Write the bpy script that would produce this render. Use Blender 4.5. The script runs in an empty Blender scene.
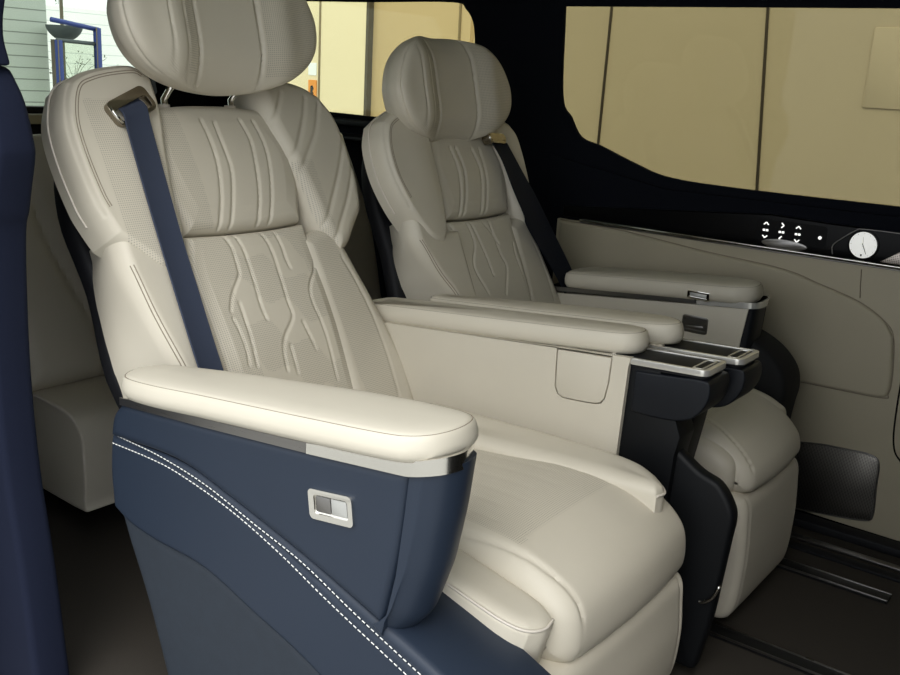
import bpy, bmesh, math, random
import numpy as np
from mathutils import Vector, Matrix
from mathutils.geometry import tessellate_polygon

SC = bpy.context.scene
COL = SC.collection
random.seed(4)

# ------------------------------------------------------------------ camera, sky, exposure
cam_d = bpy.data.cameras.new('camera')
cam = bpy.data.objects.new('camera', cam_d)
COL.objects.link(cam)
cam_d.sensor_width = 36.0
cam_d.lens = 960.0 / 900.0 * 36.0
cam_d.clip_start = 0.02
YAW, PITCH, ROLL = math.radians(36.5), math.radians(15.0), math.radians(3.23)
fw = Vector((-math.sin(YAW) * math.cos(PITCH), math.cos(YAW) * math.cos(PITCH), -math.sin(PITCH)))
rt = Vector((math.cos(YAW), math.sin(YAW), 0))
up = rt.cross(fw)
r2 = math.cos(ROLL) * rt + math.sin(ROLL) * up
u2 = -math.sin(ROLL) * rt + math.cos(ROLL) * up
cam.matrix_world = Matrix((
    (r2.x, u2.x, -fw.x, 0.0), (r2.y, u2.y, -fw.y, 0.0), (r2.z, u2.z, -fw.z, 1.05), (0, 0, 0, 1)))
SC.camera = cam

world = bpy.data.worlds.new('overcast_sky')
SC.world = world
world.use_nodes = True
wn = world.node_tree.nodes
bg = wn['Background']
bg.inputs['Color'].default_value = (0.93, 0.97, 1.0, 1)
bg.inputs['Strength'].default_value = 1.0
# overcast sky: dim near the horizon, brighter overhead
wl = world.node_tree.links
w_tc = wn.new('ShaderNodeTexCoord'); w_sp = wn.new('ShaderNodeSeparateXYZ'); w_mr = wn.new('ShaderNodeMapRange')
wl.new(w_tc.outputs['Generated'], w_sp.inputs[0]); wl.new(w_sp.outputs['Z'], w_mr.inputs['Value'])
w_mr.inputs['From Min'].default_value = 0.0; w_mr.inputs['From Max'].default_value = 0.85
w_mr.inputs['To Min'].default_value = 0.80; w_mr.inputs['To Max'].default_value = 1.35
wl.new(w_mr.outputs['Result'], bg.inputs['Strength'])
SC.view_settings.view_transform = 'Standard'
SC.view_settings.look = 'None'
SC.view_settings.gamma = 1.0
SC.view_settings.use_curve_mapping = False
SC.view_settings.exposure = 1.07

# hazy sun, high on the open-door side
sd = bpy.data.lights.new('hazy_sun', 'SUN')
sd.energy = 0.6
sd.angle = math.radians(30)
sd.color = (1.0, 0.95, 0.88)
sun = bpy.data.objects.new('hazy_sun', sd)
COL.objects.link(sun)
sun.rotation_euler = Vector((-0.30, 0.62, -0.73)).to_track_quat('-Z', 'Y').to_euler()

# ------------------------------------------------------------------ materials
def srgb(r, g, b):
    def f(c):
        c /= 255.0
        return c / 12.92 if c <= 0.04045 else ((c + 0.055) / 1.055) ** 2.4
    return (f(r), f(g), f(b), 1.0)

def mat_base(name):
    m = bpy.data.materials.new(name)
    m.use_nodes = True
    return m, m.node_tree.nodes, m.node_tree.links, m.node_tree.nodes['Principled BSDF']

def leather(name, col, rough=0.48, perf=False, grain=0.12, var=0.05):
    m, N, L, P = mat_base(name)
    P.inputs['Roughness'].default_value = rough
    P.inputs['Specular IOR Level'].default_value = 0.4
    tc = N.new('ShaderNodeTexCoord')
    no = N.new('ShaderNodeTexNoise'); no.inputs['Scale'].default_value = 420; no.inputs['Detail'].default_value = 3
    L.new(tc.outputs['Object'], no.inputs['Vector'])
    n2 = N.new('ShaderNodeTexNoise'); n2.inputs['Scale'].default_value = 9; n2.inputs['Detail'].default_value = 3
    L.new(tc.outputs['Object'], n2.inputs['Vector'])
    mx = N.new('ShaderNodeMix'); mx.data_type = 'RGBA'
    mx.inputs['A'].default_value = tuple(c * (1 - var) for c in col[:3]) + (1,)
    mx.inputs['B'].default_value = tuple(min(1, c * (1 + var)) for c in col[:3]) + (1,)
    L.new(n2.outputs['Fac'], mx.inputs['Factor'])
    colour = mx.outputs['Result']
    bu = N.new('ShaderNodeBump'); bu.inputs['Strength'].default_value = grain; bu.inputs['Distance'].default_value = 0.001
    L.new(no.outputs['Fac'], bu.inputs['Height'])
    if perf:
        uv = N.new('ShaderNodeUVMap'); uv.uv_map = 'UVMap'
        sc = N.new('ShaderNodeVectorMath'); sc.operation = 'SCALE'; sc.inputs['Scale'].default_value = 1 / 0.0038
        L.new(uv.outputs['UV'], sc.inputs[0])
        fr = N.new('ShaderNodeVectorMath'); fr.operation = 'FRACTION'; L.new(sc.outputs['Vector'], fr.inputs[0])
        sb = N.new('ShaderNodeVectorMath'); sb.operation = 'SUBTRACT'; sb.inputs[1].default_value = (0.5, 0.5, 0)
        L.new(fr.outputs['Vector'], sb.inputs[0])
        le = N.new('ShaderNodeVectorMath'); le.operation = 'LENGTH'; L.new(sb.outputs['Vector'], le.inputs[0])
        mr = N.new('ShaderNodeMapRange'); mr.inputs['From Min'].default_value = 0.32; mr.inputs['From Max'].default_value = 0.20
        L.new(le.outputs['Value'], mr.inputs['Value'])
        at = N.new('ShaderNodeAttribute'); at.attribute_name = 'perf'
        mu = N.new('ShaderNodeMath'); mu.operation = 'MULTIPLY'
        L.new(mr.outputs['Result'], mu.inputs[0]); L.new(at.outputs['Fac'], mu.inputs[1])
        m2 = N.new('ShaderNodeMix'); m2.data_type = 'RGBA'
        L.new(mu.outputs[0], m2.inputs['Factor']); L.new(colour, m2.inputs['A'])
        m2.inputs['B'].default_value = tuple(c * 0.58 for c in col[:3]) + (1,)
        colour = m2.outputs['Result']
    L.new(colour, P.inputs['Base Color'])
    L.new(bu.outputs['Normal'], P.inputs['Normal'])
    return m

def plain(name, col, rough=0.5, metal=0.0, spec=0.5, noise=0.0, nscale=40, bump=0.0, bscale=200, coat=0.0):
    m, N, L, P = mat_base(name)
    P.inputs['Base Color'].default_value = col
    P.inputs['Roughness'].default_value = rough
    P.inputs['Metallic'].default_value = metal
    P.inputs['Specular IOR Level'].default_value = spec
    P.inputs['Coat Weight'].default_value = coat
    tc = N.new('ShaderNodeTexCoord')
    if noise > 0:
        no = N.new('ShaderNodeTexNoise'); no.inputs['Scale'].default_value = nscale; no.inputs['Detail'].default_value = 4
        L.new(tc.outputs['Object'], no.inputs['Vector'])
        mx = N.new('ShaderNodeMix'); mx.data_type = 'RGBA'
        mx.inputs['A'].default_value = tuple(c * (1 - noise) for c in col[:3]) + (1,)
        mx.inputs['B'].default_value = tuple(c * (1 + noise) for c in col[:3]) + (1,)
        L.new(no.outputs['Fac'], mx.inputs['Factor']); L.new(mx.outputs['Result'], P.inputs['Base Color'])
    if bump > 0:
        nb = N.new('ShaderNodeTexNoise'); nb.inputs['Scale'].default_value = bscale; nb.inputs['Detail'].default_value = 3
        L.new(tc.outputs['Object'], nb.inputs['Vector'])
        bu = N.new('ShaderNodeBump'); bu.inputs['Strength'].default_value = bump; bu.inputs['Distance'].default_value = 0.001
        L.new(nb.outputs['Fac'], bu.inputs['Height']); L.new(bu.outputs['Normal'], P.inputs['Normal'])
    return m

def glass(name, tint):
    m = bpy.data.materials.new(name); m.use_nodes = True
    N, L = m.node_tree.nodes, m.node_tree.links
    N.remove(N['Principled BSDF'])
    out = N['Material Output']
    tr = N.new('ShaderNodeBsdfTransparent'); tr.inputs['Color'].default_value = tint
    gl = N.new('ShaderNodeBsdfGlossy'); gl.inputs['Roughness'].default_value = 0.02
    fr = N.new('ShaderNodeFresnel'); fr.inputs['IOR'].default_value = 1.25
    mx = N.new('ShaderNodeMixShader')
    L.new(fr.outputs[0], mx.inputs[0]); L.new(tr.outputs[0], mx.inputs[1]); L.new(gl.outputs[0], mx.inputs[2])
    L.new(mx.outputs[0], out.inputs['Surface'])
    return m

def brushed(name, col, rough=0.3):
    m, N, L, P = mat_base(name)
    P.inputs['Base Color'].default_value = col
    P.inputs['Metallic'].default_value = 1.0
    tc = N.new('ShaderNodeTexCoord')
    mp = N.new('ShaderNodeMapping'); mp.inputs['Scale'].default_value = (6, 6, 400)
    no = N.new('ShaderNodeTexNoise'); no.inputs['Scale'].default_value = 3
    L.new(tc.outputs['Object'], mp.inputs['Vector']); L.new(mp.outputs['Vector'], no.inputs['Vector'])
    mr = N.new('ShaderNodeMapRange'); mr.inputs['To Min'].default_value = rough * 0.7; mr.inputs['To Max'].default_value = rough * 1.4
    L.new(no.outputs['Fac'], mr.inputs['Value']); L.new(mr.outputs['Result'], P.inputs['Roughness'])
    return m

def perforated_metal(name, col, hole, pitch, metal=1.0, rough=0.35):
    m, N, L, P = mat_base(name)
    P.inputs['Metallic'].default_value = metal
    P.inputs['Roughness'].default_value = rough
    tc = N.new('ShaderNodeTexCoord')
    sc = N.new('ShaderNodeVectorMath'); sc.operation = 'SCALE'; sc.inputs['Scale'].default_value = 1 / pitch
    mp = N.new('ShaderNodeMapping'); mp.inputs['Scale'].default_value = (1, 0, 1); mp.inputs['Location'].default_value = (0, 0.5, 0)
    L.new(tc.outputs['Object'], sc.inputs[0]); L.new(sc.outputs['Vector'], mp.inputs['Vector'])
    fr = N.new('ShaderNodeVectorMath'); fr.operation = 'FRACTION'; L.new(mp.outputs['Vector'], fr.inputs[0])
    sb = N.new('ShaderNodeVectorMath'); sb.operation = 'SUBTRACT'; sb.inputs[1].default_value = (0.5, 0.5, 0.5); L.new(fr.outputs['Vector'], sb.inputs[0])
    le = N.new('ShaderNodeVectorMath'); le.operation = 'LENGTH'; L.new(sb.outputs['Vector'], le.inputs[0])
    mr = N.new('ShaderNodeMapRange'); mr.inputs['From Min'].default_value = 0.36; mr.inputs['From Max'].default_value = 0.26
    L.new(le.outputs['Value'], mr.inputs['Value'])
    mx = N.new('ShaderNodeMix'); mx.data_type = 'RGBA'; mx.inputs['A'].default_value = col; mx.inputs['B'].default_value = hole
    L.new(mr.outputs['Result'], mx.inputs['Factor']); L.new(mx.outputs['Result'], P.inputs['Base Color'])
    return m

def lined(name, col, line, pitch, width, axis=2, rough=0.7):
    m, N, L, P = mat_base(name)
    P.inputs['Roughness'].default_value = rough
    tc = N.new('ShaderNodeTexCoord')
    sp = N.new('ShaderNodeSeparateXYZ'); L.new(tc.outputs['Object'], sp.inputs[0])
    dv = N.new('ShaderNodeMath'); dv.operation = 'DIVIDE'; dv.inputs[1].default_value = pitch; L.new(sp.outputs[axis], dv.inputs[0])
    fr = N.new('ShaderNodeMath'); fr.operation = 'FRACT'; L.new(dv.outputs[0], fr.inputs[0])
    lt = N.new('ShaderNodeMath'); lt.operation = 'LESS_THAN'; lt.inputs[1].default_value = width / pitch; L.new(fr.outputs[0], lt.inputs[0])
    no = N.new('ShaderNodeTexNoise'); no.inputs['Scale'].default_value = 1.3; L.new(tc.outputs['Object'], no.inputs['Vector'])
    m0 = N.new('ShaderNodeMix'); m0.data_type = 'RGBA'
    m0.inputs['A'].default_value = tuple(c * 0.93 for c in col[:3]) + (1,); m0.inputs['B'].default_value = tuple(min(1, c * 1.05) for c in col[:3]) + (1,)
    L.new(no.outputs['Fac'], m0.inputs['Factor'])
    mx = N.new('ShaderNodeMix'); mx.data_type = 'RGBA'; mx.inputs['B'].default_value = line
    L.new(m0.outputs['Result'], mx.inputs['A'])
    L.new(lt.outputs[0], mx.inputs['Factor']); L.new(mx.outputs['Result'], P.inputs['Base Color'])
    return m

CREAM = srgb(203, 196, 180)
M = {}
M['cream'] = leather('cream_leather', CREAM)
M['perf'] = leather('perforated_cream_leather', CREAM, perf=True)
M['door_leather'] = leather('stone_door_leather', srgb(176, 167, 145), rough=0.55)
M['navy'] = leather('navy_leather', srgb(31, 41, 56), rough=0.5, grain=0.08)
M['navy_mid'] = plain('navy_cup_plastic', srgb(13, 17, 24), rough=0.5, spec=0.3, bump=0.1, bscale=500)
M['navy_dark'] = plain('navy_plastic', srgb(9, 11, 14), rough=0.55, spec=0.25, bump=0.1, bscale=500)
M['navy_matt'] = plain('navy_base_trim', srgb(31, 39, 49), rough=0.75, noise=0.15, nscale=60, bump=0.2, bscale=300)
M['pillar'] = plain('navy_pillar_cloth', srgb(24, 29, 46), rough=0.9, spec=0.15, noise=0.12, nscale=300, bump=0.2, bscale=600)
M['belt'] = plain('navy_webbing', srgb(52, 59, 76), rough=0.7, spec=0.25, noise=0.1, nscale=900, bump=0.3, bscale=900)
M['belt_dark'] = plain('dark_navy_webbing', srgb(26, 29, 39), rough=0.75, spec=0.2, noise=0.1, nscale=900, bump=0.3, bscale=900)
M['thread'] = plain('white_thread', srgb(225, 225, 220), rough=0.6)
M['cream_thread'] = leather('cream_piping_leather', srgb(210, 202, 190), rough=0.5)
M['alu'] = plain('satin_aluminium', srgb(226, 224, 218), rough=0.26, metal=0.6)
M['bronze'] = plain('bronze_metal', srgb(148, 140, 126), rough=0.16, metal=1.0)
M['seam'] = plain('seam_thread', srgb(138, 127, 111), rough=0.8)
M['headliner'] = plain('pale_headliner_cloth', srgb(192, 195, 182), rough=0.95, spec=0.1, noise=0.05, nscale=300)
M['chrome'] = plain('satin_chrome', srgb(222, 220, 214), rough=0.2, metal=1.0)
M['dull_chrome'] = brushed('brushed_dark_chrome', srgb(138, 136, 134), 0.3)
M['bright'] = plain('polished_chrome', srgb(235, 233, 228), rough=0.08, metal=1.0)
M['button'] = plain('grey_button', srgb(176, 176, 172), rough=0.4, metal=0.4)
M['piano'] = plain('piano_black', srgb(9, 9, 11), rough=0.3, spec=0.1)
M['black'] = plain('black_plastic', srgb(20, 21, 25), rough=0.65, spec=0.3)
M['lining'] = plain('black_lining_cloth', srgb(17, 19, 26), rough=0.95, spec=0.1, noise=0.15, nscale=200)
M['gap'] = plain('dark_gap_tone', srgb(22, 19, 17), rough=0.9, spec=0.1)  # near-black in place of shade inside gaps and slots; also a seam and sign mark
M['carpet'] = plain('charcoal_carpet', srgb(62, 58, 53), rough=0.95, spec=0.1, noise=0.25, nscale=500, bump=0.5, bscale=700)
M['rail'] = plain('black_rail', srgb(18, 18, 19), rough=0.5)
M['wall_cream'] = plain('cream_wall_paint', srgb(206, 187, 146), rough=0.8, noise=0.03, nscale=2, bump=0.05, bscale=50)
M['wall_lit'] = plain('lit_cream_paint', srgb(228, 210, 168), rough=0.8, noise=0.02, nscale=2)  # same cream wall where more light falls, put in as a paler colour
M['wall_shaded'] = plain('shaded_cream_paint', srgb(186, 160, 112), rough=0.8, noise=0.03, nscale=2)  # same cream wall in the dimmer recess, shade put in as a darker colour
M['joint'] = plain('panel_joint', srgb(74, 64, 46), rough=0.9)
M['joint_tan'] = plain('tan_panel_joint', srgb(120, 102, 66), rough=0.9)
M['siding'] = lined('white_siding', srgb(168, 176, 168), srgb(112, 118, 112), 0.095, 0.010)
M['tile'] = lined('pale_tile_wall', srgb(240, 242, 240), srgb(196, 202, 204), 0.14, 0.01)
M['ground'] = plain('grey_concrete', srgb(150, 148, 142), rough=0.9, noise=0.1, nscale=3)
M['blue'] = plain('blue_paint', srgb(38, 56, 122), rough=0.5)
M['awning'] = plain('grey_awning', srgb(72, 80, 82), rough=0.7)
M['brown_wood'] = plain('brown_post', srgb(86, 80, 70), rough=0.8)
M['leaf'] = plain('green_leaf', srgb(70, 84, 58), rough=0.7)
M['twig'] = plain('twig_bark', srgb(90, 84, 70), rough=0.9)
M['orange'] = plain('orange_sign_paint', srgb(226, 140, 30), rough=0.5)
M['white'] = plain('white_paint', srgb(238, 238, 232), rough=0.5)
M['glass_dark'] = glass('bronze_tinted_glass', (0.58, 0.585, 0.535, 1))
M['glass'] = glass('clear_glass', (0.85, 0.885, 0.83, 1))
M['dial'] = plain('white_dial', srgb(236, 236, 230), rough=0.4)
M['grille'] = perforated_metal('speaker_mesh', srgb(150, 146, 140), srgb(20, 20, 20), 0.0036)
M['spk'] = perforated_metal('bright_speaker_mesh', srgb(190, 180, 172), srgb(70, 66, 64), 0.004)
M['glow'] = plain('white_printed_symbol', srgb(232, 232, 228), rough=0.5)
for k_, e_ in (('dial', 0.22), ('glow', 0.45)):      # emission added to brighten the clock face and symbols
    P_ = M[k_].node_tree.nodes['Principled BSDF']
    P_.inputs['Emission Color'].default_value = (1, 1, 0.96, 1); P_.inputs['Emission Strength'].default_value = e_
M['ridge'] = plain('dark_contrast_rubber', srgb(8, 9, 11), rough=0.8)

# ------------------------------------------------------------------ mesh helpers
ORG = {}
SURF = {}

def mesh_obj(name, V, F, mat, parent=None, smooth=True, origin=None, uv=None, perf=None, sharp=None):
    V = np.asarray(V, dtype=float)
    if parent is not None:
        o0 = ORG[parent]
    else:
        o0 = np.array(origin if origin is not None else (0, 0, 0), float)
    me = bpy.data.meshes.new(name)
    me.from_pydata((V - o0).tolist(), [], [tuple(int(i) for i in f) for f in F])
    bm = bmesh.new(); bm.from_mesh(me)
    bmesh.ops.recalc_face_normals(bm, faces=bm.faces)
    bm.to_mesh(me); bm.free()
    if uv is not None:
        lay = me.uv_layers.new(name='UVMap')
        idx = np.empty(len(me.loops), dtype=np.int32); me.loops.foreach_get('vertex_index', idx)
        lay.data.foreach_set('uv', np.asarray(uv, float)[idx].ravel())
    if perf is not None:
        a = me.attributes.new('perf', 'FLOAT', 'POINT')
        a.data.foreach_set('value', np.asarray(perf, float))
    if smooth:
        me.polygons.foreach_set('use_smooth', [True] * len(me.polygons))
        if sharp is not None:
            me.set_sharp_from_angle(angle=math.radians(sharp))
    me.materials.append(mat)
    ob = bpy.data.objects.new(name, me)
    COL.objects.link(ob)
    if parent is not None:
        ob.parent = parent
        ORG[ob] = o0
    else:
        ob.location = o0.tolist()
        ORG[ob] = o0
    return ob

def empty(name, loc, label, cat, group=None):
    o = bpy.data.objects.new(name, None)
    COL.objects.link(o)
    o.empty_display_size = 0.05
    o.location = loc
    ORG[o] = np.array(loc, float)
    tag(o, label, cat, group)
    return o

def tag(o, label, cat, group=None):
    o['label'] = label; o['category'] = cat
    if group: o['group'] = group
    return o

def struct(o, label=None):
    o['kind'] = 'structure'
    if label: o['label'] = label
    return o

def cr(pts, n=16, closed=False):
    """Catmull-Rom through pts (centripetal-free, uniform)"""
    P = np.asarray(pts, float)
    m = len(P)
    if m < 3: 
        t = np.linspace(0, 1, n + 1)[:, None]
        return P[0] * (1 - t) + P[-1] * t
    out = []
    segs = m if closed else m - 1
    for i in range(segs):
        if closed:
            p0, p1, p2, p3 = P[(i - 1) % m], P[i], P[(i + 1) % m], P[(i + 2) % m]
        else:
            p1, p2 = P[i], P[i + 1]
            p0 = P[i - 1] if i > 0 else 2 * p1 - p2
            p3 = P[i + 2] if i + 2 < m else 2 * p2 - p1
        for k in range(n):
            t = k / n
            out.append(0.5 * ((2 * p1) + (-p0 + p2) * t + (2 * p0 - 5 * p1 + 4 * p2 - p3) * t * t + (-p0 + 3 * p1 - 3 * p2 + p3) * t ** 3))
    if not closed: out.append(P[-1])
    return np.array(out)

def resample(P, n, ts=None):
    P = np.asarray(P, float)
    d = np.r_[0, np.cumsum(np.linalg.norm(np.diff(P, axis=0), axis=1))]
    t = (np.linspace(0, 1, n) if ts is None else ts) * d[-1]
    return np.stack([np.interp(t, d, P[:, k]) for k in range(P.shape[1])], 1)

def dist_poly(Q, P):
    """distance from every point of Q to polyline P"""
    best = np.full(len(Q), 1e9)
    for a, b in zip(P[:-1], P[1:]):
        ab = b - a; L = ab @ ab
        if L < 1e-14: continue
        t = np.clip(((Q - a) @ ab) / L, 0, 1)
        d = np.linalg.norm(Q - (a + t[:, None] * ab), axis=1)
        best = np.minimum(best, d)
    return best

class Frame:
    def __init__(s, O, U, V, N):
        s.O, s.U, s.V, s.N = [np.array(a, float) for a in (O, U, V, N)]
    def pt(s, u, v, n=0.0):
        return s.O + np.multiply.outer(np.asarray(u, float), s.U) + np.multiply.outer(np.asarray(v, float), s.V) + np.multiply.outer(np.asarray(n, float), s.N)

def pad(name, mat, fr, bottom, right, top, left, T=0.03, w=0.03, back=0.04, n0=0.0, nu=60, nv=60,
        grooves=(), bulge=None, perf=None, parent=None, tuck=0.0, smoothside=True, label=None, origin=None, fl=1.0):
    """upholstered pad: Coons patch between four edges, front rounded over the rim, walls back to a flat back"""
    e = lambda n: 0.5 - 0.5 * np.cos(np.pi * np.linspace(0, 1, n))
    tu = 0.55 * e(nu) + 0.45 * np.linspace(0, 1, nu)
    tv = 0.55 * e(nv) + 0.45 * np.linspace(0, 1, nv)
    s = (lambda p: cr(p, 12)) if smoothside else (lambda p: np.asarray(p, float))
    B, Tp = resample(s(bottom), nu, tu), resample(s(top), nu, tu)
    Lf, Rt = resample(s(left), nv, tv), resample(s(right), nv, tv)
    U, Vv = np.meshgrid(tu, tv)
    U3, V3 = U[..., None], Vv[..., None]
    G = (1 - V3) * B[None] + V3 * Tp[None] + (1 - U3) * Lf[:, None] + U3 * Rt[:, None] - (
        (1 - U3) * (1 - V3) * B[0] + U3 * (1 - V3) * B[-1] + (1 - U3) * V3 * Tp[0] + U3 * V3 * Tp[-1])
    Q = G.reshape(-1, 2)
    rim = np.vstack([B, Rt[1:], Tp[::-1][1:], Lf[::-1][1:]])
    d = dist_poly(Q, rim)
    q = np.clip(d / w, 0, 1)
    h = T * fl * np.sqrt(np.clip(1 - (1 - q) ** 2, 0, 1)) + T * (1 - fl)
    if bulge is not None: h = h + bulge(Q[:, 0], Q[:, 1]) * np.clip(d / (2 * w), 0, 1)
    for P, dep, wid in grooves:
        g = dist_poly(Q, cr(P, 8))
        h = h - dep * np.exp(-(g / wid) ** 2) * np.clip(d / 0.008, 0, 1)
    V1 = fr.pt(Q[:, 0], Q[:, 1], n0 + h)
    F = []
    for j in range(nv - 1):
        for i in range(nu - 1):
            a = j * nu + i
            F.append((a, a + 1, a + nu + 1, a + nu))
    loop = [i for i in range(nu)] + [j * nu + nu - 1 for j in range(1, nv)] + [(nv - 1) * nu + i for i in range(nu - 2, -1, -1)] + [j * nu for j in range(nv - 2, 0, -1)]
    c = Q.mean(0)
    def surf(pts, eps=0.0):
        R_ = np.asarray(pts, float); d_ = dist_poly(R_, rim); q_ = np.clip(d_ / w, 0, 1)
        h_ = T * fl * np.sqrt(np.clip(1 - (1 - q_) ** 2, 0, 1)) + T * (1 - fl)
        if bulge is not None: h_ = h_ + bulge(R_[:, 0], R_[:, 1]) * np.clip(d_ / (2 * w), 0, 1)
        return fr.pt(R_[:, 0], R_[:, 1], n0 + h_ + eps)
    Vs = [V1]; base = len(V1)
    uvs = [Q]; pf = [np.zeros(len(Q)) if perf is None else perf(Q[:, 0], Q[:, 1]).astype(float) * (d > 0.006)]
    prev = loop
    tv_ = 0.0 if callable(tuck) else tuck
    for fr_, tk in ((0.5, 0.0), (0.9, tv_ * 0.6), (1.0, tv_ + 0.006)):
        QL = Q[loop]; dirs = (c - QL); dirs /= (np.linalg.norm(dirs, axis=1)[:, None] + 1e-9)
        if callable(tuck): R = QL + tuck(QL[:, 0], QL[:, 1]) * fr_ + dirs * (0.006 if fr_ == 1.0 else 0)
        else: R = QL + dirs * tk
        Vs.append(fr.pt(R[:, 0], R[:, 1], np.full(len(R), n0 - back * fr_)))
        uvs.append(R); pf.append(np.zeros(len(R)))
        cur = list(range(base, base + len(loop))); base += len(loop)
        m = len(loop)
        for k in range(m):
            F.append((prev[k], prev[(k + 1) % m], cur[(k + 1) % m], cur[k]))
        prev = cur
    Vs.append(fr.pt([c[0]], [c[1]], [n0 - back])); uvs.append(c[None]); pf.append(np.zeros(1))
    m = len(prev)
    for k in range(m): F.append((prev[k], prev[(k + 1) % m], base))
    o = mesh_obj(name, np.vstack(Vs), F, mat, parent, uv=np.vstack(uvs), perf=np.concatenate(pf), sharp=50, origin=origin)
    if label: o['label'] = label
    SURF[o] = surf
    return o

def tube_mesh(P, r, seg=8, closed=False, cap=True):
    P = np.asarray(P, float); n = len(P)
    rr = np.full(n, r) if np.isscalar(r) else np.asarray(r, float)
    T = np.zeros_like(P)
    T[1:-1] = P[2:] - P[:-2]; T[0] = P[1] - P[0]; T[-1] = P[-1] - P[-2]
    if closed: T[0] = T[-1] = P[1] - P[-2] if np.allclose(P[0], P[-1]) else P[1] - P[-1]
    T /= np.linalg.norm(T, axis=1)[:, None] + 1e-12
    ref = np.array([0, 0, 1.0]) if abs(T[0] @ np.array([0, 0, 1.0])) < 0.9 else np.array([1.0, 0, 0])
    V, F = [], []
    x = np.cross(T[0], ref); x /= np.linalg.norm(x)
    for i in range(n):
        x = x - T[i] * (x @ T[i]); x /= np.linalg.norm(x)
        y = np.cross(T[i], x)
        for k in range(seg):
            a = 2 * math.pi * k / seg
            V.append(P[i] + rr[i] * (math.cos(a) * x + math.sin(a) * y))
    for i in range(n - 1):
        for k in range(seg):
            F.append((i * seg + k, i * seg + (k + 1) % seg, (i + 1) * seg + (k + 1) % seg, (i + 1) * seg + k))
    if cap:
        F.append(tuple(range(seg))[::-1]); F.append(tuple((n - 1) * seg + k for k in range(seg)))
    return np.array(V), F

def tube(name, P, r, mat, parent=None, seg=8, origin=None):
    V, F = tube_mesh(P, r, seg)
    return mesh_obj(name, V, F, mat, parent, origin=origin)

def join(ms):
    Vs, Fs, b = [], [], 0
    for V, F in ms:
        Vs.append(np.asarray(V, float)); Fs += [tuple(i + b for i in f) for f in F]; b += len(V)
    return np.vstack(Vs), Fs

def prism_mesh(poly, fr, n0, n1, bevel=0.0, seg=2, holes=()):
    """closed polygon (u,v) extruded from n0 to n1 along the frame normal, edges bevelled"""
    bm = bmesh.new()
    polys = [list(map(tuple, poly))] + [list(map(tuple, h)) for h in holes]
    if holes:
        tri = tessellate_polygon([[Vector((p[0], p[1], 0)) for p in q] for q in polys])
        flat = [p for q in polys for p in q]
        lo = [bm.verts.new(fr.pt(p[0], p[1], n0)) for p in flat]
        hi = [bm.verts.new(fr.pt(p[0], p[1], n1)) for p in flat]
        for t in tri:
            try:
                bm.faces.new([lo[i] for i in t]); bm.faces.new([hi[i] for i in t][::-1])
            except ValueError: pass
        b = 0
        for q in polys:
            m = len(q)
            for k in range(m):
                i, j = b + k, b + (k + 1) % m
                bm.faces.new((lo[i], lo[j], hi[j], hi[i]))
            b += m
    else:
        lo = [bm.verts.new(fr.pt(p[0], p[1], n0)) for p in polys[0]]
        hi = [bm.verts.new(fr.pt(p[0], p[1], n1)) for p in polys[0]]
        bm.faces.new(lo[::-1]); bm.faces.new(hi)
        m = len(lo)
        for k in range(m): bm.faces.new((lo[k], lo[(k + 1) % m], hi[(k + 1) % m], hi[k]))
    bmesh.ops.recalc_face_normals(bm, faces=bm.faces)
    if bevel > 0:
        ed = [e for e in bm.edges if len(e.link_faces) == 2 and e.calc_face_angle(0) > 0.5]
        bmesh.ops.bevel(bm, geom=ed, offset=bevel, segments=seg, affect='EDGES', profile=0.5, clamp_overlap=True)
    bm.verts.index_update()
    V = np.array([v.co[:] for v in bm.verts]); F = [[v.index for v in f.verts] for f in bm.faces]
    bm.free()
    return V, F

def prism(name, mat, poly, fr, n0, n1, bevel=0.0, seg=2, parent=None, holes=(), origin=None, label=None):
    V, F = prism_mesh(poly, fr, n0, n1, bevel, seg, holes)
    o = mesh_obj(name, V, F, mat, parent, sharp=35, origin=origin)
    if label: o['label'] = label
    return o

XZ = lambda Y, s=-1: Frame((0, Y, 0), (1, 0, 0), (0, 0, 1), (0, s, 0))
YZ = lambda X, s=1: Frame((X, 0, 0), (0, 1, 0), (0, 0, 1), (s, 0, 0))
XY = lambda Z: Frame((0, 0, Z), (1, 0, 0), (0, 1, 0), (0, 0, 1))

def box_mesh(c, s, bevel=0.0, seg=2):
    x, y, z = [a / 2 for a in s]
    return prism_mesh([(-x, -y), (x, -y), (x, y), (-x, y)], Frame(c, (1, 0, 0), (0, 1, 0), (0, 0, 1)), -z, z, bevel, seg)

def box(name, mat, c, s, bevel=0.0, seg=2, parent=None, origin=None):
    V, F = box_mesh(c, s, bevel, seg)
    return mesh_obj(name, V, F, mat, parent, sharp=35, origin=origin)

def loft(name, mat, rings, parent=None, closed=True, uv=None, perf=None, sharp=55, origin=None):
    n, m = len(rings), len(rings[0])
    V = np.vstack(rings); F = []
    for i in range(n - 1):
        for k in range(m if closed else m - 1):
            F.append((i * m + k, i * m + (k + 1) % m, (i + 1) * m + (k + 1) % m, (i + 1) * m + k))
    ext = []
    for r, idx in ((rings[0], 0), (rings[-1], n - 1)):
        c = np.mean(r, 0); ci = len(V) + len(ext); ext.append(c)
        for k in range(m if closed else m - 1):
            F.append((idx * m + k, idx * m + (k + 1) % m, ci))
    V = np.vstack([V, ext])
    if uv is not None: uv = np.vstack([uv, np.zeros((2, 2))])
    if perf is not None: perf = np.concatenate([perf, [0, 0]])
    return mesh_obj(name, V, F, mat, parent, uv=uv, perf=perf, sharp=sharp, origin=origin)

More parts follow.
